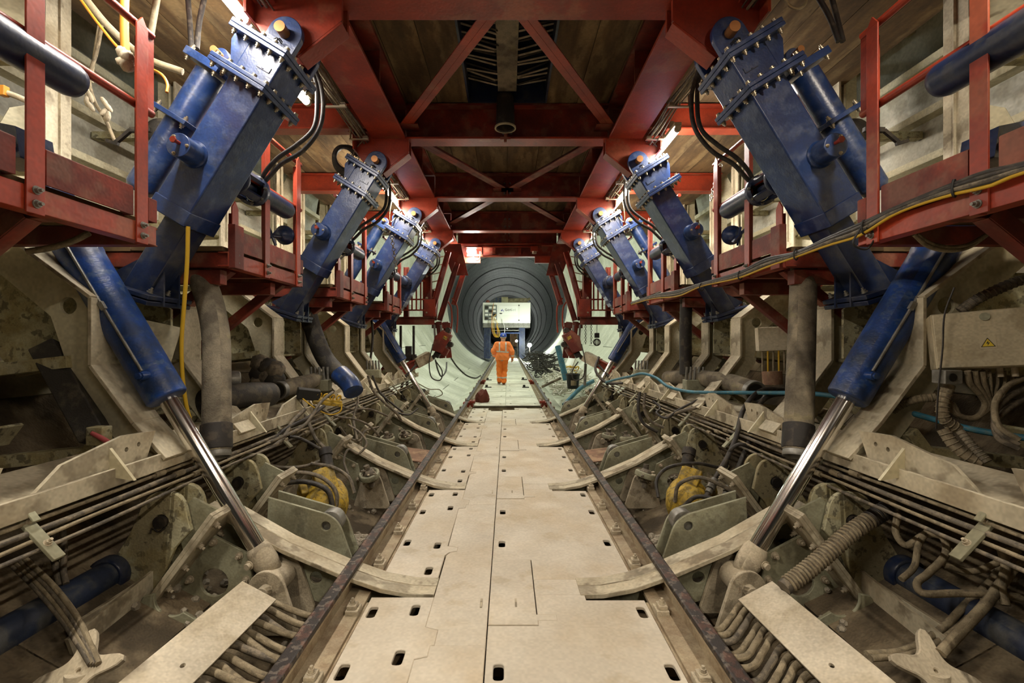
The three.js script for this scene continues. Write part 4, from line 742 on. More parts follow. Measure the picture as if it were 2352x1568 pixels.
// wrapped spiral hose, lower right
{ const p = px([[2052, 1160], [2000, 1192], [1950, 1226], [1900, 1270], [1850, 1312], [1800, 1350]], 2.6, 2.42), t = line(p, .038, M.hoseGrey, 'fat hose in a dusty spiral wrap sloping to the right cover plate', { n: 50, seg: 12 }), c = new THREE.CatmullRomCurve3(p); for (let i = 0; i < 34; i++) { const u = .06 + i * .027; new MB().add(new THREE.TorusGeometry(.037, .009, 5, 14), new THREE.Matrix4().compose(c.getPoint(u), new THREE.Quaternion().setFromUnitVectors(V(0, 0, 1), c.getTangent(u)), V(1, 1, 1))).build('wrap', i < 6 ? M.hose : M.hoseDust, t); } }
const BR = [
  [[[2062, 1180], [2058, 1225], [2080, 1252], [2130, 1226], [2165, 1234], [2172, 1270], [2130, 1318], [2106, 1340], [2116, 1360], [2200, 1362], [2300, 1366], [2400, 1382]], 2.5, 2.1, .017],
  [[[1990, 1502], [2080, 1492], [2160, 1446], [2220, 1386], [2280, 1330], [2320, 1262]], 2.1, 2.3, .016], [[[2000, 1512], [2100, 1500], [2190, 1450], [2250, 1390], [2300, 1330], [2330, 1262]], 2.06, 2.3, .014],
  [[[2160, 1500], [2210, 1446], [2262, 1390], [2300, 1340], [2340, 1290]], 2.02, 2.2, .022], [[[2170, 1298], [2230, 1312], [2290, 1292], [2340, 1262]], 2.3, 2.2, .015],
  [[[2300, 1262], [2310, 1300], [2300, 1350], [2310, 1390]], 2.2, 2.1, .018], [[[2130, 1220], [2110, 1250], [2100, 1300], [2070, 1330]], 2.4, 2.3, .015],
];
BR.forEach(([p, a, b, r], i) => line(px(p, a, b), r, M.hoseDust, `dusty beige hose low at the right edge, ${['with a double bend', 'upper one sweeping under the star plate', 'lower one sweeping under the star plate', 'thick one beside the star plate', 'short sagging one below the thin pipes', 'upright one by the lying cylinder', 'short one above the lying cylinder'][i]}`, { group: 'dusty hoses at the lower right edge' }));
for (let i = 0; i < 4; i++) line(px([[18 + i * 13, 1288 - i * 2], [82 + i * 15, 1350], [140 + i * 13, 1420], [180 + i * 9, 1478], [208 + i * 6, 1524]], 2.25, 1.98), .012, i % 2 ? M.hoseDust : M.hoseGrey, `dusty hose sloping to the left star plate, ${['outermost', 'second', 'third', 'innermost'][i]} of four`, { group: 'four hoses at the left star plate' });
line(px([[128, 1205], [122, 1260], [130, 1310], [138, 1345]], 2.45, 2.35), .016, M.hoseGrey, 'short grey hose dropping behind the left lying cylinder, outer', {}); line(px([[142, 1200], [148, 1260], [146, 1310], [152, 1340]], 2.45, 2.35), .014, M.hoseGrey, 'short grey hose dropping behind the left lying cylinder, inner', {});
// fans of hoses from under the cover plates to the rails
for (const s of [-1, 1]) { MIR = s; for (let i = 0; i < 14; i++) { const d = 2.6 - i * .062, w = s > 0 ? .16 : .02 + .03 * (i % 3), j = rr(-.012, .012); line([V(1.4, .06, -d), V(1.3, .075 + j, -d + .005), V(1.21, .045 + j, -d + w * .45), V(1.11, .015 + j * 2, -d + w * .9 + j), V(1.02, .0 + j, -d + w * (s > 0 ? .75 : 1)), V(.94, -.03, -d + w * .5 - .02)], .0165, i % 4 === 2 ? M.hoseGrey : M.hoseDust, `dusty beige hose from the ${SIDE(s)} cover plate to the rail, ${ORD[i]} from the far end`, { group: `hose fan beside the ${SIDE(s)} rail`, n: 26, seg: 8 }); } }
MIR = 1;
{ const t = line(px([[-20, 205], [12, 212], [40, 222], [62, 232]], 2.3, 2.3), .014, M.dust, 'dusty hose end with an orange clip at the upper left edge'); new MB(.004).box(.03, .05, .03, at(14, 212, 2.3).x, at(14, 212, 2.3).y, -2.29).build('clip', M.orangeHose, t); }
// ---------- plates, boxes and machines among the frames ----------
for (const s of [-1, 1]) {
  MIR = s; const where = SIDE(s);
  { const t = thing('cover_plate', 1.37, .172, -1.85, .46); t.rotation.y = s * .05; new MB(.003).plate([[-.105, -.9], [.105, -.9], [.105, .68], [-.105, .68]], .012, M4(0, 0, 0, -Math.PI / 2), [[-.02, .1, .009, .014]]).box(.012, .05, 1.58, .1, -.026, .11).build('plate', M.plateDust, t); tag(t, `flat dusty cover plate over the cables beside the near ${where} rail`, 'plate'); }
  { const t = thing('star_plate', 1.8, .12, -1.98), sh = new THREE.Shape(); for (let i = 0; i < 72; i++) { const a = i / 72 * Math.PI * 2, r = .082 + .07 * Math.pow(Math.abs(Math.cos(a * 2 + .6)), 8) + .012 * Math.cos(a * 4 + 1.2); i ? sh.lineTo(Math.cos(a) * r, Math.sin(a) * r) : sh.moveTo(Math.cos(a) * r, Math.sin(a) * r); } new MB().shape(holeIn(sh, 0, 0, .013), .03, M4(0, 0, 0, -Math.PI / 2 + .7), .005).build('star', M.dust, t); new MB().cyl(V(0, -.2, .03), V(0, 0, 0), .05, 14).build('stem', M.dust, t); tag(t, `four lobed dusty steel plate low at the ${where} edge of the view`, 'plate'); }
  // yellow vibrator with black flange ring
  { const t = thing('vibrator', 1.5, .12, -3.86); t.rotation.set(.25, s * .5, s * .35);
    new MB().lathe([[0, -.2], [.1, -.2], [.14, -.17], [.17, -.08], [.175, .02], [.16, .1], [.11, .15], [.06, .17], [0, .17]], V(0, .1, 0), V(-.7, .15, .7), 26).build('body', M.yellow, t);
    new MB().lathe([[.09, .14], [.11, .15], [.11, .2], [.085, .21], [.08, .15]], V(0, .1, 0), V(-.7, .15, .7), 24).build('ring', M.hose, t); new MB().cyl(V(-.1, .12, .1), V(-.125, .125, .125), .08, 20).build('outlet', M.black, t);
    const fl = new MB(.01); fl.box(.2, .1, .16, .1, .24, -.05, .2, .4, .3).box(.1, .12, .06, .17, .16, .1, 0, .4, .2).build('motor_block', M.yellow, t); new MB(.006).box(.05, .08, .14, .05, .0, .16, 0, .5, .2).build('lug', M.yellow, t); new MB(.006).box(.07, .03, .1, -.02, .06, .2, .3, .5, .2).build('lug', M.yellow, t);
    new MB().cyl(V(.12, .22, -.12), V(.28, .3, -.2), .045, 16).cyl(V(.28, .3, -.2), V(.33, .325, -.225), .055, 16).build('pump', M.darkSteel, t); for (let i = 0; i < 6; i++) { const a = i / 6 * Math.PI * 2; boltAt(t, V(-.085 + Math.cos(a) * .07, .12 + Math.sin(a) * .1, .085 + Math.cos(a) * .07), V(-.7, .15, .7), M.darkSteel, .012, .012, .01); }
    tag(t, `dirty yellow vibrator with black ring between the first and second ${where} form frames`, 'vibrator'); }
  // rusty walk plates and spill heaps between the frames
  { const t = thing('walk_plate', 1.36, .1, -6.05, .12); t.rotation.y = s * .04; new MB(.003).box(.66, .012, .62).build('plate', M.rust, t); tag(t, `rusty pinkish loose plate between the second and third ${where} frames`, 'plate'); }
  { const t = thing('walk_plate', 1.34, .14, -8.02, .16); new MB(.003).box(.34, .012, .4).build('plate', M.cream, t); tag(t, `pale loose plate between the third and fourth ${where} frames`, 'plate'); }
  for (const [x, d, i] of [[1.42, 6.55, 0], [1.62, 6.35, 1], [1.35, 4.6, 2]]) { const t = thing('valve', x, .22, -d); t.rotation.set(rr(-.4, .4), rr(0, 3), rr(-.3, .3)); new MB().lathe([[.07, -.025], [.09, -.03], [.1, -.02], [.1, .02], [.09, .03], [.07, .025], [.07, -.025]], V(), V(.3, 1, .2), 22).build('ring_body', M.greyGreen, t); new MB().lathe([[0, -.06], [.055, -.06], [.06, .02], [.04, .06], [0, .06]], V(), V(.3, 1, .2), 14).build('core', M.hoseGrey, t); for (let q = 0; q < 4; q++) new MB(.003).box(.2, .014, .02, 0, .01, 0, .2, q * .8, -.25).build('spoke', M.dust, t); new MB().cyl(V(-.03, -.12, 0), V(.03, .1, .0), .028, 12).cyl(V(-.12, .02, 0), V(.1, .06, 0), .012, 8).build('spindle', M.hoseGrey, t); tag(t, `dusty valve body lying among the ${where} frames, ${['by the rusty plate', 'behind the rusty plate', 'behind the vibrator'][i]}`, 'valve'); }
  { const g = new MB(); for (let i = 0; i < 120; i++) { const r = rr(.01, .035), a = rr(0, 6.28), q = Math.sqrt(rnd()) * .24; g.add(new THREE.DodecahedronGeometry(r, 0), M4(1.18 + Math.cos(a) * q * .8, -.06 + (.24 - q) * .35 + rr(-.02, .02), -3.55 + Math.sin(a) * q, rr(0, 3), rr(0, 3))); } const m = g.build('spilled_grout', M.rubble); tag(m, `heap of grey crumbs and spilled grout beside the ${where} rail`, 'rubble', null, 'stuff'); }
  { const g = new MB(); for (let k = 0; k < 4; k++) for (let i = 0; i < 90; i++) { const r = rr(.008, .03), x = rr(1.1, 2.0); g.add(new THREE.DodecahedronGeometry(r, 0), M4(x, CY - Math.sqrt(RS * RS - x * x) + rr(.0, .03), -D(k) - rr(-.6, 1.2), rr(0, 3), rr(0, 3))); } tag(g.build('debris', M.rubble), `scattered crumbs of grout on the form floor, ${where} of the track`, 'rubble', null, 'stuff'); }
  // small frames: lubricator stacks standing on the ledge
  for (const [d, i] of [[5.15, 0], [7.2, 1]]) { const t = thing('manifold', 2.05, 1.05, -d); new MB(.006).box(.22, .12, .12).build('block', M.greyGreen, t); for (let j = 0; j < 5; j++) new MB().cyl(V(-.09 + j * .045, .06, 0), V(-.09 + j * .045 + .01, .2, 0), .014, 10).build('nipple', M.steel, t); tag(t, `grey hose manifold on the ${where} ledge behind the ${['second', 'third'][i]} platform`, 'manifold'); }
}
MIR = 1;
// yellow cable tray with coiled plugs, left ledge
{ const t = thing('plug_tray', 0, 0, 0), c = at(752, 925, 4.5); t.position.copy(c); t.rotation.set(.1, .5, -.22); new MB(.006).box(.27, .035, .1).box(.25, .03, .08, .0, .025, 0).build('tray', M.yellow, t); for (let i = 0; i < 4; i++) new MB().add(new THREE.TorusGeometry(.024, .008, 6, 14), M4(-.09 + i * .06, .065, .02, .3, .5)).build('coil', M.yellowCable, t); new MB(.01).box(.2, .1, .12, -.18, .06, -.02).build('plug_block', M.black, t); tag(t, 'orange yellow cable tray with coiled plugs on the left ledge', 'tray');
  line(px([[695, 915], [725, 938], [760, 952], [782, 944], [785, 930]], 4.35, 4.4), .006, M.yellowCable, 'thin yellow wire sagging below the yellow tray', { cat: 'wire', name: 'wire' }); }
// electrical box at the right with its conduits
{ const t = thing('junction_box', 2.47, 1.52, -2.42, 0); t.rotation.set(-.1, -.62, .02);
  new MB(.008).box(.44, .29, .2).build('housing', M.offWhite, t); new MB(.006).box(.43, .28, .02, 0, 0, .108).build('lid', M.offWhite, t);
  const cv = document.createElement('canvas'); cv.width = cv.height = 128; const x = cv.getContext('2d'); x.fillStyle = '#b3a88c'; x.fillRect(0, 0, 128, 128); x.fillStyle = '#c9b02e'; x.strokeStyle = '#3a3320'; x.lineWidth = 7; x.lineJoin = 'round'; x.beginPath(); x.moveTo(64, 18); x.lineTo(116, 108); x.lineTo(12, 108); x.closePath(); x.fill(); x.stroke(); x.fillStyle = '#2a2418'; x.beginPath(); x.moveTo(68, 42); x.lineTo(50, 76); x.lineTo(64, 74); x.lineTo(58, 100); x.lineTo(80, 64); x.lineTo(66, 67); x.closePath(); x.fill();
  const tx = new THREE.CanvasTexture(cv); tx.colorSpace = THREE.SRGBColorSpace; const g = new THREE.PlaneGeometry(.06, .06), m = mesh('warning_sign', g, new THREE.MeshPhysicalMaterial({ map: tx, roughness: .6 }), t); m.position.set(-.02, -.02, .1195);
  new MB().cyl(V(-.02, .11, .118), V(-.02, .11, .125), .02, 12).build('lock', M.greyGreen, t);
  for (let i = 0; i < 8; i++) new MB().cyl(V(-.18 + i * .052, -.145, .02), V(-.18 + i * .052, -.19, .02), .013, 10).build('gland', M.dust, t);
  tag(t, 'beige electrical box with a yellow warning triangle under the right platform', 'electrical box');
  const c2 = thing('socket_box', 0, 0, 0); c2.position.copy(at(2175, 865, 2.4)); new MB(.006).box(.09, .07, .08).build('case', M.steel, c2); new MB().cyl(V(-.01, 0, .04), V(-.01, 0, .045), .02, 14).build('dial', M.black, c2); tag(c2, 'small grey socket box below the beige electrical box', 'box');
  for (let i = 0; i < 7; i++) line(px([[2222 + i * 17, 852], [2228 + i * 16, 880], [2250 + i * 9, 905], [2262 + i * 6, 930], [2240 - i * 3, 960], [2205 - i * 6, 955 - i * 4], [2190 - i * 2, 930 - i * 3]], 2.38, 2.44), i < 3 ? .014 : .007, M.hoseDust, `pale conduit looping down from the beige electrical box, ${['first', 'second', 'third', 'fourth', 'fifth', 'sixth', 'seventh'][i]} from its left end`, { cat: 'cable', name: 'conduit', n: 40 });
  const ribbed = (p, a, b, r, mat, label) => { const q = px(p, a, b), t2 = line(q, r, mat, label, { cat: 'conduit', name: 'conduit', n: 40, seg: 10 }), c = new THREE.CatmullRomCurve3(q), n = Math.floor(c.getLength() / (r * .9)), b2 = new MB(); for (let i = 1; i < n; i++) b2.add(new THREE.TorusGeometry(r, r * .16, 4, 10), new THREE.Matrix4().compose(c.getPointAt(i / n), new THREE.Quaternion().setFromUnitVectors(V(0, 0, 1), c.getTangentAt(i / n)), V(1, 1, 1))); const m2 = b2.build('ridges', mat, t2); m2.userData.kind = 'stuff'; return t2; };
  ribbed([[2180, 885], [2166, 920], [2168, 960], [2200, 985]], 2.42, 2.4, .026, M.hoseDust, 'fat pale ribbed conduit dropping below the grey socket box');
  ribbed([[2150, 912], [2100, 918], [2060, 935], [2030, 965]], 2.6, 2.75, .022, M.hoseDust, 'pale ribbed conduit running left from the electrical box');
  ribbed([[2165, 985], [2190, 1020], [2220, 1045], [2255, 1062]], 2.35, 2.25, .026, M.hoseDust, 'pale ribbed conduit sloping over the right ledge, upper one'); ribbed([[2205, 990], [2235, 1025], [2270, 1060]], 2.3, 2.2, .018, M.duct, 'yellowish ribbed conduit sloping over the right ledge');
  ribbed([[2352, 640], [2290, 665], [2240, 690], [2205, 715]], 2.5, 2.6, .026, M.hoseGrey, 'dark ribbed conduit in the shade above the electrical box');
  for (let i = 0; i < 3; i++) line(px([[2352, 868 + i * 24], [2310, 890 + i * 26], [2285, 930 + i * 20], [2296, 980 + i * 14], [2340, 1010 + i * 10]], 2.35, 2.2), .014, i ? M.hoseGrey : M.hoseDust, `dark hose bundle at the right edge below the electrical box, ${['upper', 'middle', 'lower'][i]} hose`, {});
  line(px([[2192, 660], [2170, 720], [2165, 800], [2155, 900], [2150, 985]], 2.35, 2.4), .004, M.hose, 'thin black wire hanging left of the electrical box', { cat: 'wire', name: 'wire' }); }
// second terminal box on the right, hinge deep
{ const t = thing('terminal_box', 0, 0, 0); t.position.copy(at(1772, 778, 4.4)); t.rotation.set(0, -.3, .05); new MB(.006).box(.25, .22, .14).build('case', M.cream, t); for (let i = 0; i < 5; i++) { new MB().cyl(V(-.09 + i * .045, -.11, .04), V(-.09 + i * .045 - .01, -.3, .05), .008, 8).build('lead', i % 2 ? M.yellowCable : M.hoseDust, t); } new MB().cyl(V(-.02, -.3, .04), V(-.02, -.42, .04), .085, 18).build('cup', M.rust, t); tag(t, 'cream terminal box with yellow leads above a rusty cup, right of the track', 'box'); }
// pale board with an orange mark, left, and a pink marker
{ const t = thing('board_sheet'); t.position.copy(at(352, 785, 3.1)); t.rotation.set(-.1, .35, -.2); new MB(.003).box(.26, .26, .012).build('sheet', M.creamPale, t); new MB().add(new THREE.TorusGeometry(.035, .012, 5, 14), M4(-.05, -.03, .008)).build('spray_mark', plain(0xb5532a, .7), t); tag(t, 'pale board with an orange spray mark behind the left blue prop', 'board'); }
{ const t = thing('bracket_block'); t.position.copy(at(228, 1000, 2.55)); new MB(.006).box(.09, .1, .07).build('block', M.creamSpeck, t); new MB().cyl(V(-.01, .02, .03), V(.1, -.03, .05), .013, 10).build('marker', plain(0xb8575a, .6), t); tag(t, 'pale block with a pink rod at the foot of the black leaning baulk', 'block'); }
{ const t = thing('form_eye'); t.position.copy(at(283, 972, 2.9)); new MB().add(new THREE.TorusGeometry(.07, .018, 8, 24), M4(0, 0, 0, 0, .5)).build('rim', M.creamPale, t); new MB().cyl(V(0, 0, -.03), V(.0, 0, -.02), .065, 20).build('bore', M.black, t); tag(t, 'round dark injection port in the left form wall beside the chrome rod', 'port'); }
// blue valves seen through the hand rails, black pumps
[[1682, 540, 4.2, 'right'], [652, 540, 4.2, 'left']].forEach(([x, y, d, s]) => { const t = thing('hand_valve'); t.position.copy(at(x, y, d)); t.rotation.set(.4, .5, .3); new MB().lathe([[0, -.08], [.05, -.08], [.06, -.04], [.085, -.03], [.085, .0], [.06, .01], [.05, .06], [0, .07]], V(), V(-.5, .3, .8), 20).build('body', M.blue, t); new MB().cyl(V(-.02, .0, .05), V(-.09, .05, .14), .015, 8).build('stem', M.blueDark, t); new MB().bar(V(-.16, .02, .13), V(-.02, .09, .15), .02, .015).bar(V(-.1, -.03, .13), V(-.08, .13, .15), .02, .015).build('handle', M.blue, t); tag(t, `blue hand valve behind the second ${s} railing`, 'valve'); });
[[800, 372, 5.6], [1480, 372, 6.4]].forEach(([x, y, d], i) => { const t = thing('cable_coil'); t.position.copy(at(x, y, d)); for (let j = 0; j < 3; j++) new MB().add(new THREE.TorusGeometry(.17 - j * .02, .026, 7, 30, 4.2), M4(0, 0, j * .05, .2, .7, .4)).build('turn', M.hose, t); tag(t, i ? 'black cable coil behind the second right strut head' : 'black cable coil hanging behind the second left strut head', 'coil'); });
for (const s of [-1, 1]) { MIR = s; const t = thing('vent_drum', 2.9, 3.22, -4.0); new MB().lathe([[0, 0], [.1, 0], [.12, .02], [.12, .12], [.11, .16], [.06, .2], [0, .2]], V(), V(-.4, .2, .9), 24).build('drum', M.ductBlack, t); new MB().add(new THREE.TorusGeometry(.12, .012, 6, 24), new THREE.Matrix4().compose(V(-.04, .02, .09), new THREE.Quaternion().setFromUnitVectors(V(0, 0, 1), V(-.4, .2, .9).normalize()), V(1, 1, 1))).build('band', M.steel, t); tag(t, `dark round drum on the ${SIDE(s)} wall behind the nearest railing`, 'drum'); }
MIR = 1;
// ---------- end frames of the gantry ----------
for (const s of [-1, 1]) {
  MIR = s; const w = SIDE(s);
  const t = thing('end_frame', 1.6, 1.9, -9.9), X = (x) => x - 1.6, Y = (y) => y - 1.9;
  const part = (n, b, m = M.red) => b.build(n, m, t);
  part('lower_beam', new MB(.004).beam(V(X(2.55), Y(1.98), .2), V(X(1.5), Y(1.98), .2), .16, .16, .014, .01), M.redDirty);
  part('column', new MB(.004).beam(V(X(1.66), Y(1.95), .1), V(X(1.66), Y(3.3), .1), .17, .2, .012, .01, V(1, 0, 0)));
  part('column', new MB(.004).beam(V(X(2.1), Y(2.05), .1), V(X(2.1), Y(3.1), .1), .1, .12, .012, .01, V(1, 0, 0)), M.redDirty);
  part('foot_block', new MB(.006).box(.24, .36, .26, X(1.6), Y(2.25), .08));
  [[1.22, 3.42, 1.62, 1.95, .1], [1.06, 3.22, 1.44, 2.0, -.12], [.96, 3.0, 1.16, 2.35, -.32]].forEach(([x0, y0, x1, y1, z], i) => part('inclined_leg', new MB(.003).channel(V(X(x0), Y(y0), z), V(X(x1), Y(y1), z), .11, .07, .01, -1, V(.9, .3, 0)), i === 1 ? M.redDirty : M.red));
  part('top_gusset', new MB(.003).plate([[X(1.42), Y(3.66)], [X(1.0), Y(3.66)], [X(.84), Y(2.98)], [X(1.18), Y(2.98)]], .014, M4(0, 0, -.25)), M.redDirty);
  for (let i = 0; i < 7; i++) part('ladder_rung', new MB().cyl(V(X(1.34 + i * .035), Y(3.35 - i * .17), -.02), V(X(1.52 + i * .035), Y(3.29 - i * .17), .08), .012, 8), M.zinc);
  for (let i = 0; i < 4; i++) part('guard_bar', new MB(.002).box(.03, .62, .02, X(1.78 + i * .09), Y(2.5), .22));
  for (const y of [2.2, 2.42, 2.8]) part('guard_rail', new MB(.002).box(.62, .03, .03, X(2.0), Y(y), .2));
  part('hooked_rod', new MB().tube([V(X(1.2), Y(2.5), -.3), V(X(1.1), Y(2.35), -.32), V(X(1.08), Y(2.1), -.33), V(X(1.1), Y(1.75), -.33)], .018, 14, 7), M.red);
  part('hooked_rod', new MB().tube([V(X(1.3), Y(2.45), -.25), V(X(1.22), Y(2.3), -.28), V(X(1.2), Y(2.0), -.3), V(X(1.24), Y(1.7), -.3)], .018, 14, 7), M.red);
  for (const x of [1.52, 1.38]) part('hanging_rod', new MB().cyl(V(X(x), Y(1.9), .1), V(X(x - .04), Y(1.28), .1), .022, 10), M.steel);
  for (const [x, z] of [[1.46, -.1], [1.34, -.28]]) part('drop_beam', new MB(.004).channel(V(X(x), Y(1.98), z), V(X(x - .08), Y(1.2), z), .12, .07, .01, 1, V(1, 0, 0)), M.redDirty);
  part('cross_plate', new MB(.004).box(.4, .12, .02, X(1.42), Y(1.9), -.2), M.redDirty); part('side_plate', new MB(.004).plate([[X(1.5), Y(2.0)], [X(1.75), Y(2.0)], [X(1.7), Y(2.7)], [X(1.45), Y(2.6)]], .014, M4(0, 0, -.1)), M.redDirty);
  for (const y of [2.15, 2.45, 2.9]) boltAt(t, V(X(1.66), Y(y), .2), V(0, 0, 1), M.zinc, .02, .02, .015);
  tag(t, `red end frame with inclined legs and ladder at the ${w} gantry end`, 'frame');
  // hinged clamp unit below it
  const c = thing('clamp_unit', 1.33, 1.55, -9.75, .5), q = (n, b, m = M.redDirty) => b.build(n, m, c);
  q('body', new MB(.02).box(.22, .42, .24).box(.3, .16, .2, -.05, -.16, 0)); q('cheek', new MB(.01).plate([[-.12, .1], [.1, .22], [.18, .02], [.1, -.26], [-.1, -.2]], .03, M4(0, 0, .15))); q('cheek', new MB(.01).plate([[-.12, .1], [.1, .22], [.18, .02], [.1, -.26], [-.1, -.2]], .03, M4(0, 0, -.15)));
  q('roller', new MB().cyl(V(-.16, .02, -.1), V(-.16, .02, .1), .06, 16), M.darkSteel); q('roller', new MB().cyl(V(.02, .26, -.1), V(.02, .26, .1), .055, 16), M.darkSteel); q('yellow_patch', new MB(.004).box(.09, .07, .01, -.02, .1, .17), M.yellow);
  q('jaw', new MB(.01).box(.12, .1, .2, -.02, -.3, 0).box(.07, .08, .16, .02, -.38, 0), M.darkSteel);
  tag(c, `dirty red clamp unit with rollers hanging at the ${w} tunnel mouth`, 'clamp');
  // leaning red arm with hoses
  const a = thing('swing_arm', 2.2, .86, -9.2), A = V(.42, -.18, .3), B = V(-.48, .32, -.3);
  new MB(.006).beam(A, B, .17, .16, .02, .016).build('beam', M.red, a); new MB(.006).bar(V(-.36, .25, -.22), V(-.62, .4, -.38), .2, .2).build('end_piece', M.cream, a); new MB(.012).plate([[-.1, 0], [.22, 0], [.18, .16], [.02, .22], [-.08, .12]], .14, M4(.06, .05, .06, 0, .4, -.5)).build('cheek', M.red, a); new MB(.004).bar(V(-.2, -.1, -.2), V(-.2, -.95, -.2), .05, .05).build('stand', M.steel, a); new MB(.004).bar(V(.1, -.2, .1), V(.5, -.42, .3), .12, .1).build('root', M.cream, a);
  tag(a, `red swing arm with pale end piece low at the ${w} tunnel mouth`, 'arm');
  line([V(1.75, 1.1, -9.0), V(1.95, .8, -8.8), V(1.95, .5, -8.8), V(1.7, .42, -8.9), V(1.6, .62, -9.1)], .025, M.hose, `thick black hose looping round the ${w} red swing arm`, { n: 40 });
  line([V(1.42, 1.15, -9.4), V(1.3, .95, -9.4), V(1.34, .78, -9.4), V(1.5, .82, -9.4), V(1.56, 1.1, -9.4), V(1.5, 1.5, -9.5)], .012, M.hose, `thin black hose loop below the ${w} clamp unit`, { n: 40 });
}
MIR = 1;
{ const t = thing('valve_stack'); t.position.set(-2.0, 1.25, -9.45); new MB(.006).box(.34, .09, .12).box(.12, .3, .1, .02, .06, 0).box(.09, .12, .09, .14, -.04, .02).build('block', M.darkSteel, t); for (const x of [-.14, .12]) new MB().cyl(V(x, .0, 0), V(x, .62, 0), .025, 10).build('hanger', M.darkSteel, t); for (let i = 0; i < 3; i++) new MB().cyl(V(-.1 + i * .1, -.3, .03), V(-.04 + i * .1, -.08, .03), .02, 8).build('spool', M.dust, t); tag(t, 'black hydraulic valve stack hanging by the left swing arm', 'valve stack'); }
{ const t = thing('hoist_hook'); t.position.copy(at(1371, 770, 9.6)); new MB(.01).box(.09, .1, .09).build('block', M.black, t); for (let i = 0; i < 4; i++) new MB().add(new THREE.TorusGeometry(.07, .008, 5, 16), M4(0, -.14, 0, 0, i * .8, 0)).build('cage_wire', M.darkSteel, t); new MB().cyl(V(0, .05, 0), V(0, .22, 0), .006, 6).build('cord', M.black, t); tag(t, 'black caged hand lamp hanging at the right tunnel mouth, unlit', 'hand lamp'); }
for (const [x, i] of [[1345, 0], [1358, 1]]) { const t = thing('chain'); for (let j = 0; j < 12; j++) { const m = new MB().add(new THREE.TorusGeometry(.018, .005, 5, 10), M4(0, 0, 0, 0, j % 2 ? Math.PI / 2 : 0)).build('link', M.darkSteel, t); m.position.copy(at(x, 742 + j * 4.2, 9.6)); } tag(t, `short steel chain at the right tunnel mouth, ${i ? 'nearer the hand lamp' : 'nearer the clamp unit'}`, 'chain'); }
for (const [x, y, d, n, w] of [[900, 545, 6.3, 12, 'third left railing'], [1655, 380, 5.2, 12, 'second right railing']]) { const t = thing('chain'); for (let j = 0; j < n; j++) { const m = new MB().add(new THREE.TorusGeometry(.022, .006, 5, 10), M4(0, 0, 0, 0, j % 2 ? Math.PI / 2 : 0)).build('link', M.steel, t); m.position.copy(at(x - j * (x < 1165 ? -1 : 2), y + j * 7, d)); } tag(t, `steel chain hanging behind the ${w}`, 'chain'); }
// red lamp trough at the last cross beam
{ const t = thing('trough_lamp', -.72, 3.5, -10.3); new MB(.004).box(.36, .02, .3, 0, .1, 0).box(.02, .16, .3, .18, .03, 0).box(.36, .05, .02, 0, -.03, -.14).build('trough', M.red, t); new MB().tube([V(-.12, .0, 0), V(-.02, -.09, .02), V(.05, -.18, .03), V(.12, -.12, .02), V(.13, .03, 0)], .012, 20, 6).build('lead', M.white, t); new MB(.004).box(.2, .05, .2, -.06, .03, -.02).build('glowing_panel', glow(WHITE, 18), t); const l = new THREE.PointLight(WHITE, 10); l.position.set(-.06, -.03, .0); l.shadow.radius = 4; t.add(l); tag(t, 'glaring lamp in a red trough at the left of the last cross beam', 'lamp'); }
{ const t = thing('ceiling_bracket', .6, 3.6, -10.4); new MB(.004).box(.16, .1, .1).box(.3, .02, .14, .3, .08, 0).build('arm', M.red, t); new MB().cyl(V(0, -.1, 0), V(0, -.03, 0), .05, 14).build('lens', M.zinc, t); tag(t, 'small red bracket with a round fitting at the right of the last cross beam', 'bracket'); }
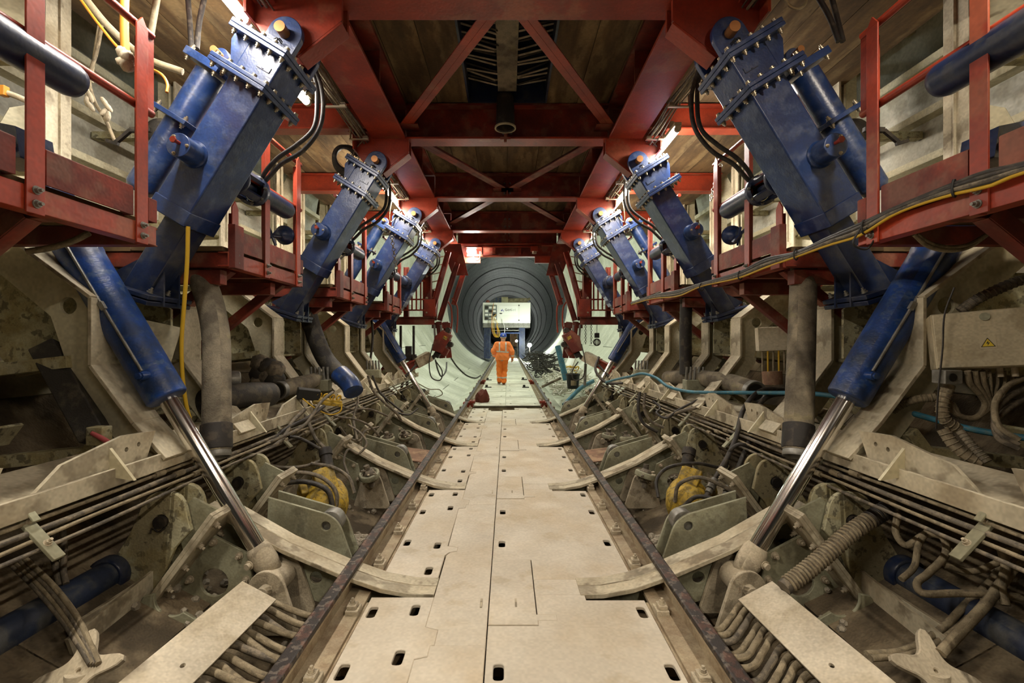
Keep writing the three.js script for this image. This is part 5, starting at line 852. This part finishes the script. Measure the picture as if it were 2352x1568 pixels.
// ---------- generator machine in the dark tunnel ----------
{
  const d = 38, y0 = 3.2, t = thing('generator', -.05, y0, -d);
  new MB(.02).box(3.86, 1.66, 2.4, 0, .83, -1.2).build('housing', M.white, t);
  const cv = document.createElement('canvas'); cv.width = 512; cv.height = 256; const c = cv.getContext('2d'); c.fillStyle = '#e8e8e2'; c.fillRect(0, 0, 512, 256); c.fillStyle = '#3b3f8f'; c.beginPath(); c.moveTo(40, 150); c.lineTo(104, 84); c.lineTo(86, 150); c.closePath(); c.fill(); c.fillStyle = '#6a6fb0'; c.beginPath(); c.moveTo(92, 120); c.lineTo(132, 128); c.lineTo(120, 186); c.lineTo(112, 140); c.closePath(); c.fill(); c.font = 'bold 96px sans-serif'; c.fillStyle = '#6f726e'; c.fillText('Gen', 160, 148); c.fillStyle = '#bfc2bc'; c.fillText('Set', 322, 148);
  const tx = new THREE.CanvasTexture(cv); tx.colorSpace = THREE.SRGBColorSpace; const p = mesh('lettered_panel', new THREE.PlaneGeometry(1.5, .75), new THREE.MeshPhysicalMaterial({ map: tx, roughness: .5 }), t); p.position.set(.14, 1.03, .006);
  new MB(.01).box(1.0, 1.22, .04, -1.28, .83, .02).build('control_panel', plain(0x6e7472, .4, .2), t);
  for (let i = 0; i < 3; i++) for (let j = 0; j < 4; j++) new MB(.006).box(.2 + rr(0, .08), .12 + rr(0, .12), .04, -1.62 + i * .32, .38 + j * .29, .05).build('instrument', (i + j) % 3 ? M.white : M.darkSteel, t);
  for (const y of [.22, 1.42]) new MB().cyl(V(1.0, y, 0), V(1.0, y, .03), .05, 12).build('latch', M.darkSteel, t); new MB(.01).box(.2, .07, .03, -.46, .77, .015).build('handle', M.darkSteel, t); new MB().box(.012, 1.25, .01, 1.0, .83, .004).build('door_seam', plain(0xb9bab4, .5), t);
  new MB(.01).box(3.8, .36, 2.2, 0, -.18, -1.1).build('base_frame', M.steel, t);
  tag(t, 'big white generator housing with control panel and lettering above the worker', 'generator');
  const g = thing('gantry_wagon', 0, .3, -d); for (const x of [-1.65, 1.2]) new MB(.02).box(.5, 2.5, 2.0, x, 1.28, -1.1).build('leg', M.blueDark, g); new MB(.01).box(2.3, .1, .3, -.1, 2.1, -.2).build('cross_tie', M.blue, g); new MB(.01).box(2.3, .07, .2, -.1, 2.32, -.2).build('cross_tie', M.steel, g); new MB(.01).box(.06, 1.9, .9, .85, 1.2, -1.6).build('inner_frame', M.steel, g); new MB(.01).box(.6, 1.2, .6, .55, 1.6, -2.4).build('cabinet', M.rust, g); tag(g, 'dark blue wagon legs and light blue tie carrying the white generator', 'wagon');
  const l = thing('working_lamp', .75, 1.75, -d + .1); new MB().lathe([[0, 0], [.09, .01], [.1, .03], [0, .08]], V(), V(0, 0, -1), 16).build('glowing_lens', glow(COOL, 40), l); const pl = new THREE.PointLight(COOL, 4); pl.position.set(0, 0, .06); l.add(pl); tag(l, 'small bright lamp under the generator beside the worker', 'lamp');
  const tp = thing('exhaust_pipe', .55, y0 + 1.86, -d - .8); new MB().cyl(V(-.5, 0, 0), V(1.1, .05, 0), .2, 18).cyl(V(1.1, .05, 0), V(1.35, .22, 0), .1, 14).build('silencer', M.dust, tp); new MB(.02).box(.55, .5, .5, -.75, .05, 0).build('block', M.creamPale, tp); tag(tp, 'pale silencer and block lying on the generator roof', 'silencer');
  const bb = thing('blue_tank', -1.0, y0 + 1.66, -d - 1.6); new MB(.02).box(1.1, .48, .8, .5, .26, 0).build('tank', M.blue, bb); for (const x of [-.02, .25]) new MB(.004).box(.04, .5, .04, x, .26, .42).build('rib', M.steel, bb); tag(bb, 'blue tank on top of the white generator', 'tank');
  const rb = thing('red_canister', -1.65, y0 + 1.66, -d - .4); new MB().lathe([[0, 0], [.16, 0], [.17, .1], [.12, .24], [0, .26]], V(), V(.6, .8, 0), 14).build('can', plain(0xb06a62, .6), rb); tag(rb, 'pinkish canister at the left end of the generator roof', 'canister');
  for (let i = 0; i < 3; i++) line([V(-1.1 + i * .2, y0 + 1.6 - i * .9, -d + .1), V(-1.25 + i * .1, y0 + .4, -d + .15), V(-1.2 + i * .12, y0 - .7 - i * .1, -d + .2), V(-.95 + i * .12, y0 - 1.15, -d + .2), V(-.8 + i * .1, y0 - .8, -d + .2), V(-.86, y0 - .1, -d + .15)], .018, i ? M.yellowCable : M.orangeHose, `yellow cable hanging in a loop below the generator, ${['left', 'middle', 'right'][i]} one`, { cat: 'cable', name: 'cable', n: 40 });
  line([V(-.35, y0 + .2, -d + .1), V(-.2, y0 - .6, -d + .2), V(-.35, y0 - 1.0, -d + .2), V(-.62, y0 - .9, -d + .2)], .02, M.white, 'thin white cable looping below the generator', { cat: 'cable', name: 'cable', n: 30 });
}
{ const t = thing('flood_lamp', FLOOD[0], FLOOD[1], -FLOOD[2]); new MB().lathe([[0, 0], [.13, .01], [.16, .04], [.16, .1], [0, .16]], V(), V(-.1, -.05, -1), 20).build('glowing_lens', glow(COOL, 160), t); new MB(.006).box(.05, .9, .05, 0, -.55, -.1).build('stand', M.darkSteel, t); const l = new THREE.PointLight(COOL, 50); l.position.set(-.02, .02, .15); l.shadow.radius = 6; t.add(l); tag(t, 'glaring white flood lamp beside the far rail', 'lamp'); }
// ---------- things lying on the right of the far track ----------
{ const g = new MB(); for (let i = 0; i < 290; i++) { const d = rr(12.8, 17.5), x = rr(1.35, 2.7), h = Math.max(.05, .72 - Math.abs(x - 2.1) * .6) * rr(.2, 1), p = V(x, .02 + h, -d), q = () => V(rr(-.22, .22), rr(-.1, .14), rr(-.25, .25)); if (i % 3) g.tube([p.clone().add(q()), p.clone().add(q()), p.clone().add(q()), p.clone().add(q())], rr(.008, .022), 10, 5); else g.add(new THREE.DodecahedronGeometry(rr(.03, .09), 0), M4(p.x, p.y, p.z, rr(0, 3), rr(0, 3))); } const m = g.build('scrap_heap', plain(0xcfccbd, .7)); tag(m, 'heap of pale scrap hoses and rubbish right of the far track', 'scrap', null, 'stuff'); 
  const k = new MB(); for (let i = 0; i < 240; i++) { const d = rr(17.5, 33), x = rr(1.35, 2.6), p = V(x, .1 + rr(0, .75) * Math.min(1, (d - 15) / 9), -d), q = () => V(rr(-.5, .5), rr(-.2, .25), rr(-.5, .5)); k.tube([p.clone().add(q()), p.clone().add(q()), p.clone().add(q())], rr(.012, .03), 8, 5); } tag(k.build('cable_heap', M.darkSteel), 'dark heap of cables and pipes along the right of the track before the flood lamp', 'cables', null, 'stuff'); }
for (let i = 0; i < 3; i++) line([V(1.75 + i * .1, .75, -14.6 + i * .2), V(1.95 + i * .1, .82, -14.2), V(2.1, .55, -14.4 - i * .1), V(1.85 + i * .1, .5, -14.9), V(1.7, .7, -14.6)], .022, M.yellowCable, `yellow cable ring on the pale scrap heap, ${['first', 'second', 'third'][i]} turn`, { cat: 'cable', name: 'cable', n: 30 });
pipe([V(1.9, .12, -16.4), V(2.4, .95, -17.2)], .17, M.white, 'fat white pipe leaning behind the pale scrap heap');
pipe([at(1300, 872, 12.6), at(1281, 795, 12.9)], .08, M.blueHose, 'blue pipe standing askew beside the black bucket');
pipe([at(1245, 888, 12.8), at(1288, 868, 12.6)], .035, M.duct, 'brown pole lying across the scrap beside the far right rail');
pipe([at(1295, 930, 11.0), at(1335, 890, 11.6), at(1362, 875, 12.0)], .05, M.blueHose, 'blue hose lying behind the dark machine frame, right', 'hose');
pipe([at(1345, 835, 11.2), at(1343, 885, 11.2)], .035, M.steel, 'thin steel post right of the black bucket', 'post');
{ const t = thing('bucket'); t.position.copy(at(1316, 892, 11.8)); new MB().lathe([[0, 0], [.14, 0], [.165, .33], [.18, .335], [.18, .37], [.165, .375], [.16, .3], [.13, .28], [0, .28]], V(), V(0, 1, 0), 26).build('pail', M.black, t); const b = new MB(); b.a.push(bare(new THREE.CylinderGeometry(.156, .149, .13, 16, 1, true, -.5, 1.0).translate(0, .15, 0))); b.build('paper_label', M.offWhite, t); tag(t, 'black plastic bucket with a pale label, right of the far track', 'bucket'); }
{ const t = thing('skid_frame'); t.position.set(1.95, -.05, -10.9); new MB(.008).box(1.0, .07, .12, 0, .1, .3).box(1.0, .07, .12, 0, .1, -.3).box(.1, .07, .7, -.45, .1, 0).box(.1, .07, .7, .4, .1, 0).build('frame', M.darkSteel, t); new MB(.02).box(.4, .14, .3, .1, .2, 0).build('pump', M.hoseGrey, t); new MB().cyl(V(-.35, .2, 0), V(0, .22, 0), .07, 14).build('motor', M.darkSteel, t); for (let i = 0; i < 4; i++) new MB().tube([V(-.3 + i * .12, .2, .1), V(-.25 + i * .14, .34, .15), V(-.1 + i * .1, .28, .2), V(.0 + i * .1, .12, .3)], .014, 12, 6).build('lead', M.hose, t); tag(t, 'dark pump skid with loose leads right of the red rail clamp', 'pump'); }
for (const [p, l] of [[[[1036, 822], [1050, 842], [1072, 862], [1092, 868], [1104, 862]], 'curving down the pale tunnel wall to the left rail'], [[[1000, 826], [1006, 850], [1014, 864], [1024, 852], [1026, 832]], 'hanging in a loop before the pale tunnel wall']]) line(px(p, 12.4, 13.6), .022, M.hose, `black hose ${l}`, { n: 40 });
line(px([[1324, 818], [1312, 850], [1302, 875]], 11.8, 12.2), .008, M.dust, 'thin rope hanging from the right clamp unit to the floor', { cat: 'rope', name: 'rope' });
line([at(960, 880, 10.9), at(985, 893, 11.2), at(1010, 895, 11.6), at(1016, 905, 11.8), at(1000, 912, 11.6), at(965, 908, 11)], .012, M.hoseDust, 'grey cable lying in loops on the pale concrete, left of the rail', { cat: 'cable', name: 'cable', n: 50 });
// rusty lump on the walkway
{ const t = thing('rusty_lump', -.62, 0, -11.9), g = new THREE.IcosahedronGeometry(.17, 2), p = g.attributes.position; for (let i = 0; i < p.count; i++) { const v = V().fromBufferAttribute(p, i), k = 1 + .28 * Math.sin(v.x * 31 + v.y * 17) * Math.cos(v.z * 27 + v.y * 9); p.setXYZ(i, v.x * k * 1.0, Math.max(-.1, v.y * k * 1.15 * (v.y > 0 ? 1.3 : 1)), v.z * k); } g.computeVertexNormals(); new MB().add(g, M4(0, .1, 0)).build('lump', plain(0x5f2f20, .9), t); tag(t, 'dark red rusty lump on the walkway by the left rail clamp', 'lump'); }
for (const [x, d, i] of [[-.62, 15.3, 0], [.6, 15.3, 1], [-.7, 18, 2], [.66, 18.2, 3]]) { const t = thing('floor_lug', x, ty(d) + .03, -d); new MB(.01).box(.22, .05, .12).box(.08, .1, .06, -.05, .04, 0).build('lug', M.darkSteel, t); tag(t, `dark steel lug on the far walkway, ${['left of the worker', 'right of the worker', 'farther left beyond the worker', 'farther right beyond the worker'][i]}`, 'lug', 'lugs on the far walkway'); }
// ---------- the walking worker, seen from behind ----------
{
  const t = thing('person', 0, 0, 0); { const d = 16.3; t.position.set((1154 - 1165) * d / F, ty(d) + .035, -d); }
  // z positive is towards the camera (the back), x positive is the right hand
  const J = {
    head: V(.03, 1.62, -.05), neck: V(.025, 1.5, -.01), chest: V(.01, 1.28, 0), belly: V(0, 1.05, 0), pelvis: V(-.01, .93, 0),
    ls: V(-.19, 1.4, .0), le: V(-.31, 1.16, .03), lw: V(-.3, 1.0, -.17), rs: V(.21, 1.4, .0), re: V(.33, 1.14, .05), rw: V(.35, .93, -.07),
    lh: V(-.1, .9, 0), lk: V(-.115, .5, -.04), la: V(-.1, .12, .02), rh: V(.09, .9, 0), rk: V(.07, .48, -.1), ra: V(.05, .09, .08),
  };
  const cap = (p, a, b, ra, rb) => { const ab = b.clone().sub(a), u = Math.min(1, Math.max(0, p.clone().sub(a).dot(ab) / ab.lengthSq())); return p.distanceTo(a.clone().addScaledVector(ab, u)) - (ra + (rb - ra) * u); };
  const smin = (a, b, k) => { const h = Math.max(k - Math.abs(a - b), 0) / k; return Math.min(a, b) - h * h * k / 4; };
  const march = (bones, lo, hi, cell, k, warp) => {
    const size = Math.max(hi.x - lo.x, hi.y - lo.y, hi.z - lo.z), n = Math.ceil(size / cell), mc = new MarchingCubes(n, new THREE.MeshBasicMaterial(), true, false, 400000), c = lo.clone().add(hi).multiplyScalar(.5);
    mc.isolation = 0; const p = V();
    for (let z = 0; z < n; z++) for (let y = 0; y < n; y++) for (let x = 0; x < n; x++) {
      p.set(x, y, z).multiplyScalar(2 / n).subScalar(1).multiplyScalar(size / 2).add(c); let d = 1e9; for (const [a, b, r, q] of bones) { const e = cap(p, a, b, r, q); d = d > 1e8 ? e : smin(d, e, k); } if (warp) d += warp(p);
      mc.field[x + y * n + z * n * n] = -d;
    }
    mc.update(); const g = new THREE.BufferGeometry(), m = mc.count; g.setAttribute('position', new THREE.BufferAttribute(mc.positionArray.slice(0, m * 3), 3)); g.setAttribute('normal', new THREE.BufferAttribute(mc.normalArray.slice(0, m * 3), 3)); g.scale(size / 2, size / 2, size / 2); g.translate(c.x, c.y, c.z); return uvBox(g);
  };
  // body: one surface with head, arms, hands with fingers and legs
  const bones = [[J.head, J.head.clone().add(V(0, .06, .01)), .088, .092], [J.head.clone().add(V(0, -.05, -.03)), J.head, .06, .075], [J.head.clone().add(V(0, -.01, -.1)), J.head.clone().add(V(0, .02, -.09)), .016, .012], [J.head.clone().add(V(-.085, 0, .01)), J.head.clone().add(V(-.088, .03, .01)), .016, .02], [J.head.clone().add(V(.085, 0, .01)), J.head.clone().add(V(.088, .03, .01)), .016, .02],
    [J.neck, J.head, .06, .06], [J.chest, J.neck, .13, .07], [V(-.1, 1.34, 0), V(.12, 1.34, 0), .11, .11], [J.belly, J.chest, .14, .15], [J.pelvis, J.belly, .14, .14], [J.ls, J.le, .062, .05], [J.le, J.lw, .048, .032], [J.rs, J.re, .062, .05], [J.re, J.rw, .048, .032],
    [J.lh, J.lk, .095, .062], [J.lk, J.la, .06, .04], [J.rh, J.rk, .095, .062], [J.rk, J.ra, .06, .04], [J.la, J.la.clone().add(V(-.02, -.06, -.12)), .042, .036], [J.ra, J.ra.clone().add(V(0, -.03, -.12)), .042, .036]];
  const hand = (w, dir, side) => { const u = dir.clone().normalize(), a = V(side, 0, 0), e = w.clone().addScaledVector(u, .085); bones.push([w, e, .032, .036]); [-.032, -.011, .011, .031].forEach((o, i) => { const b = e.clone().addScaledVector(V(0, .5, .8), o), m = b.clone().addScaledVector(u, [.03, .04, .038, .028][i]).add(a.clone().multiplyScalar(-.012)); bones.push([e.clone().addScaledVector(V(0, .5, .8), o * .8), m, .0105, .01], [m, m.clone().addScaledVector(u, .022).add(V(-side * .022, -.012, 0)), .01, .008]); }); bones.push([w.clone().addScaledVector(u, .03), w.clone().addScaledVector(u, .07).add(V(-side * .05, 0, -.02)), .014, .01]); };
  hand(J.lw, V(.1, -.25, -.9), -1); hand(J.rw, V(.02, -.9, -.3), 1);
  mesh('body', march(bones, V(-.5, 0, -.5), V(.5, 1.85, .5), .014, .035), plain(0xb98a6c, .6), t);
  const hi = plain(0xf98a46, .75), hi2 = plain(0xe67624, .8), silver = plain(0xc9c6bd, .35, .3);
  const fold = (p) => .008 * Math.sin(p.y * 34 + p.x * 22) * Math.sin(p.x * 18 + p.z * 26 + p.y * 8);
  // loose jacket, gathered at the hem
  mesh('jacket', march([[J.chest, V(.02, 1.42, 0), .165, .105], [V(-.12, 1.36, 0), V(.14, 1.36, 0), .12, .12], [V(-.06, 1.0, .02), V(-.04, 1.28, .01), .165, .15], [V(.07, 1.0, .02), V(.06, 1.28, .01), .17, .15], [V(-.13, .93, .01), V(.13, .93, .01), .12, .12], [J.ls, J.le, .09, .082], [J.le, J.lw, .08, .056], [J.rs, J.re, .09, .082], [J.re, J.rw.clone().lerp(J.re, .08), .08, .058]], V(-.5, .75, -.5), V(.5, 1.6, .5), .016, .05, (p) => fold(p) + (p.y > 1.49 ? (p.y - 1.49) * 2 : 0) + (p.y < .84 ? (.84 - p.y) * 3 : 0)), hi, t);
  mesh('trousers', march([[V(-.05, .95, 0), V(.05, .95, 0), .13, .13], [J.lh, J.lk, .115, .09], [J.lk, J.la, .09, .082], [J.rh, J.rk, .118, .092], [J.rk, J.ra, .092, .086]], V(-.3, .04, -.3), V(.3, 1.1, .3), .016, .04, (p) => fold(p) * 1.2), hi2, t);
  // reflective bands that follow the cloth
  const band = (c, rx, rz, h, tilt = 0, n = 'reflective_band', ph0 = 0, ph = Math.PI * 2) => { const g = new THREE.CylinderGeometry(1, 1, h, 28, 1, true, ph0, ph); g.scale(rx, 1, rz); g.rotateZ(tilt); const b = new MB().add(g, M4(c.x, c.y, c.z)); return b.build(n, silver, t); };
  band(V(.01, 1.13, .015), .238, .183, .045, -.08); band(V(-.105, .24, .0), .093, .093, .05, 0); band(V(.055, .24, .05), .096, .096, .05, .1);
  for (const x of [-.1, .12]) { const b = new MB(.003); const pts = [[1.13, .187], [1.26, .168], [1.38, .142], [1.46, .09]]; for (let i = 0; i < 3; i++) b.bar(V(x, pts[i][0], pts[i][1] + .012), V(x, pts[i + 1][0], pts[i + 1][1] + .012), .045, .008, V(0, 0, 1)); b.build('reflective_brace', silver, t); }
  { const d = J.lw.clone().sub(J.le).normalize(), a = J.le.clone().lerp(J.lw, .55); new MB().cyl(a, a.clone().addScaledVector(d, .045), .074, 18, .071, true).build('reflective_band', silver, t); const f = J.rw.clone().sub(J.re).normalize(), b = J.re.clone().lerp(J.rw, .5); new MB().cyl(b, b.clone().addScaledVector(f, .045), .076, 18, .073, true).build('reflective_band', silver, t); }
  const H = J.head, hm = new MB(); hm.lathe([[.118, 0], [.124, .005], [.122, .02], [.118, .06], [.1, .1], [.06, .128], [0, .136]], V(H.x, H.y + .03, H.z), V(0, 1, .06), 28).build('helmet', plain(0x2347b0, .35), t);
  const br = new MB(); br.box(.15, .01, .07, H.x, H.y + .034, H.z - .125).build('helmet_peak', plain(0x2347b0, .35), t); const mk = new MB(.002); mk.box(.035, .05, .006, H.x, H.y + .085, H.z + .12, -.3).build('helmet_sticker', plain(0xd8d4cc, .5), t);
  new MB().lathe([[.1, -.035], [.104, -.03], [.106, 0], [.1, .004]], V(H.x, H.y + .03, H.z), V(0, 1, .06), 24).build('helmet_liner', plain(0xc8c8c4, .6), t);
  for (const [a, dx] of [[J.la, -.015], [J.ra, 0]]) { const b = new MB(.02); b.box(.105, .09, .13, a.x + dx, Math.max(.05, a.y - .05), a.z).box(.1, .065, .17, a.x + dx, Math.max(.035, a.y - .065), a.z - .12).build('boot', plain(0x6b3d22, .75), t); }
  tag(t, 'worker in orange high visibility suit and blue helmet walking away between the rails', 'person');
}
// ---------- lamps ----------
function strip(x, y, d0, len, k, col, label, yaw = 0) {
  const t = thing('strip_lamp', x, y, -(d0 + len / 2)); t.rotation.y = yaw;
  new MB(.004).box(.07, .035, len, 0, .045, 0).box(.04, .1, .03, 0, .1, len * .35).box(.04, .1, .03, 0, .1, -len * .35).build('housing', M.offWhite, t);
  const c = new MB(); c.cyl(V(0, 0, -len / 2 + .03), V(0, 0, len / 2 - .03), .03, 14).build('glowing_tube', glow(col, 18), t);
  new MB().cyl(V(0, 0, -len / 2), V(0, 0, -len / 2 + .03), .032, 14).cyl(V(0, 0, len / 2), V(0, 0, len / 2 - .03), .032, 14).build('end_cap', M.offWhite, t);
  const side = x < 0 ? -1 : x > 0 ? 1 : 0;         // a tube shines all round: below, towards the wall and towards the track
  for (const [dx, dy, q] of [[0, -1, 1], [side || 1, 0, .55], [-side || -1, 0, .04]]) {
    const l = new THREE.RectAreaLight(col, k * q, .06, len - .06); l.position.set(dx * .034, dy * .034, 0); l.rotation.set(dy ? -Math.PI / 2 : 0, dx ? -dx * Math.PI / 2 : 0, 0);
    if (dx) { l.width = len - .06; l.height = .06; } t.add(l);
  }
  return tag(t, label, 'lamp', 'strip lamps along the girders');
}
STRIPS.forEach(([x, y, d, l, k, c], i) => strip(x, y, d, l, k, c, ['long white strip lamp cut by the top edge, in front of the nearest left strut', 'white strip lamp peeping out behind the nearest left strut', 'warm strip lamp under the left girder beyond the second strut', 'white strip lamp right of the roof between the first and second right struts', 'warm strip lamp under the right girder beyond the second strut', 'strip lamp above the camera on the left girder', 'strip lamp above the camera on the right girder', 'strip lamp behind the camera on the right girder', 'farthest strip lamp on the left girder', 'farthest strip lamp on the right girder'][i], i === 1 ? -.06 : 0));
FAR_LAMPS.forEach(([x, y, d, k], i) => { const t = thing('tunnel_lamp', x, y, -d); new MB().lathe([[0, -.08], [.06, -.06], [.08, 0], [.06, .06], [0, .08]], V(), V(0, 1, 0), 16).build('glowing_bulb', glow(COOL, 30), t); new MB().cyl(V(0, .08, 0), V(0, .3, 0), .03, 10).build('socket', M.black, t); const l = new THREE.PointLight(COOL, k); l.shadow.radius = 5; t.add(l); tag(t, `tunnel lamp hidden behind the generator, ${['first', 'second', 'third', 'last'][i]} of the far row`, 'lamp', 'lamps of the far tunnel'); });
TUNNEL_STRIPS.forEach(([x, y, d, l, k], i) => { const t = strip(x, y + ty(d), d, l, k, COOL, `cool white strip lamp high on the tunnel crown, number ${['one', 'two', 'three', 'four', 'five'][i]} from the gantry`); t.userData.group = 'strip lamps on the tunnel crown'; });
renderer.render(scene, camera);
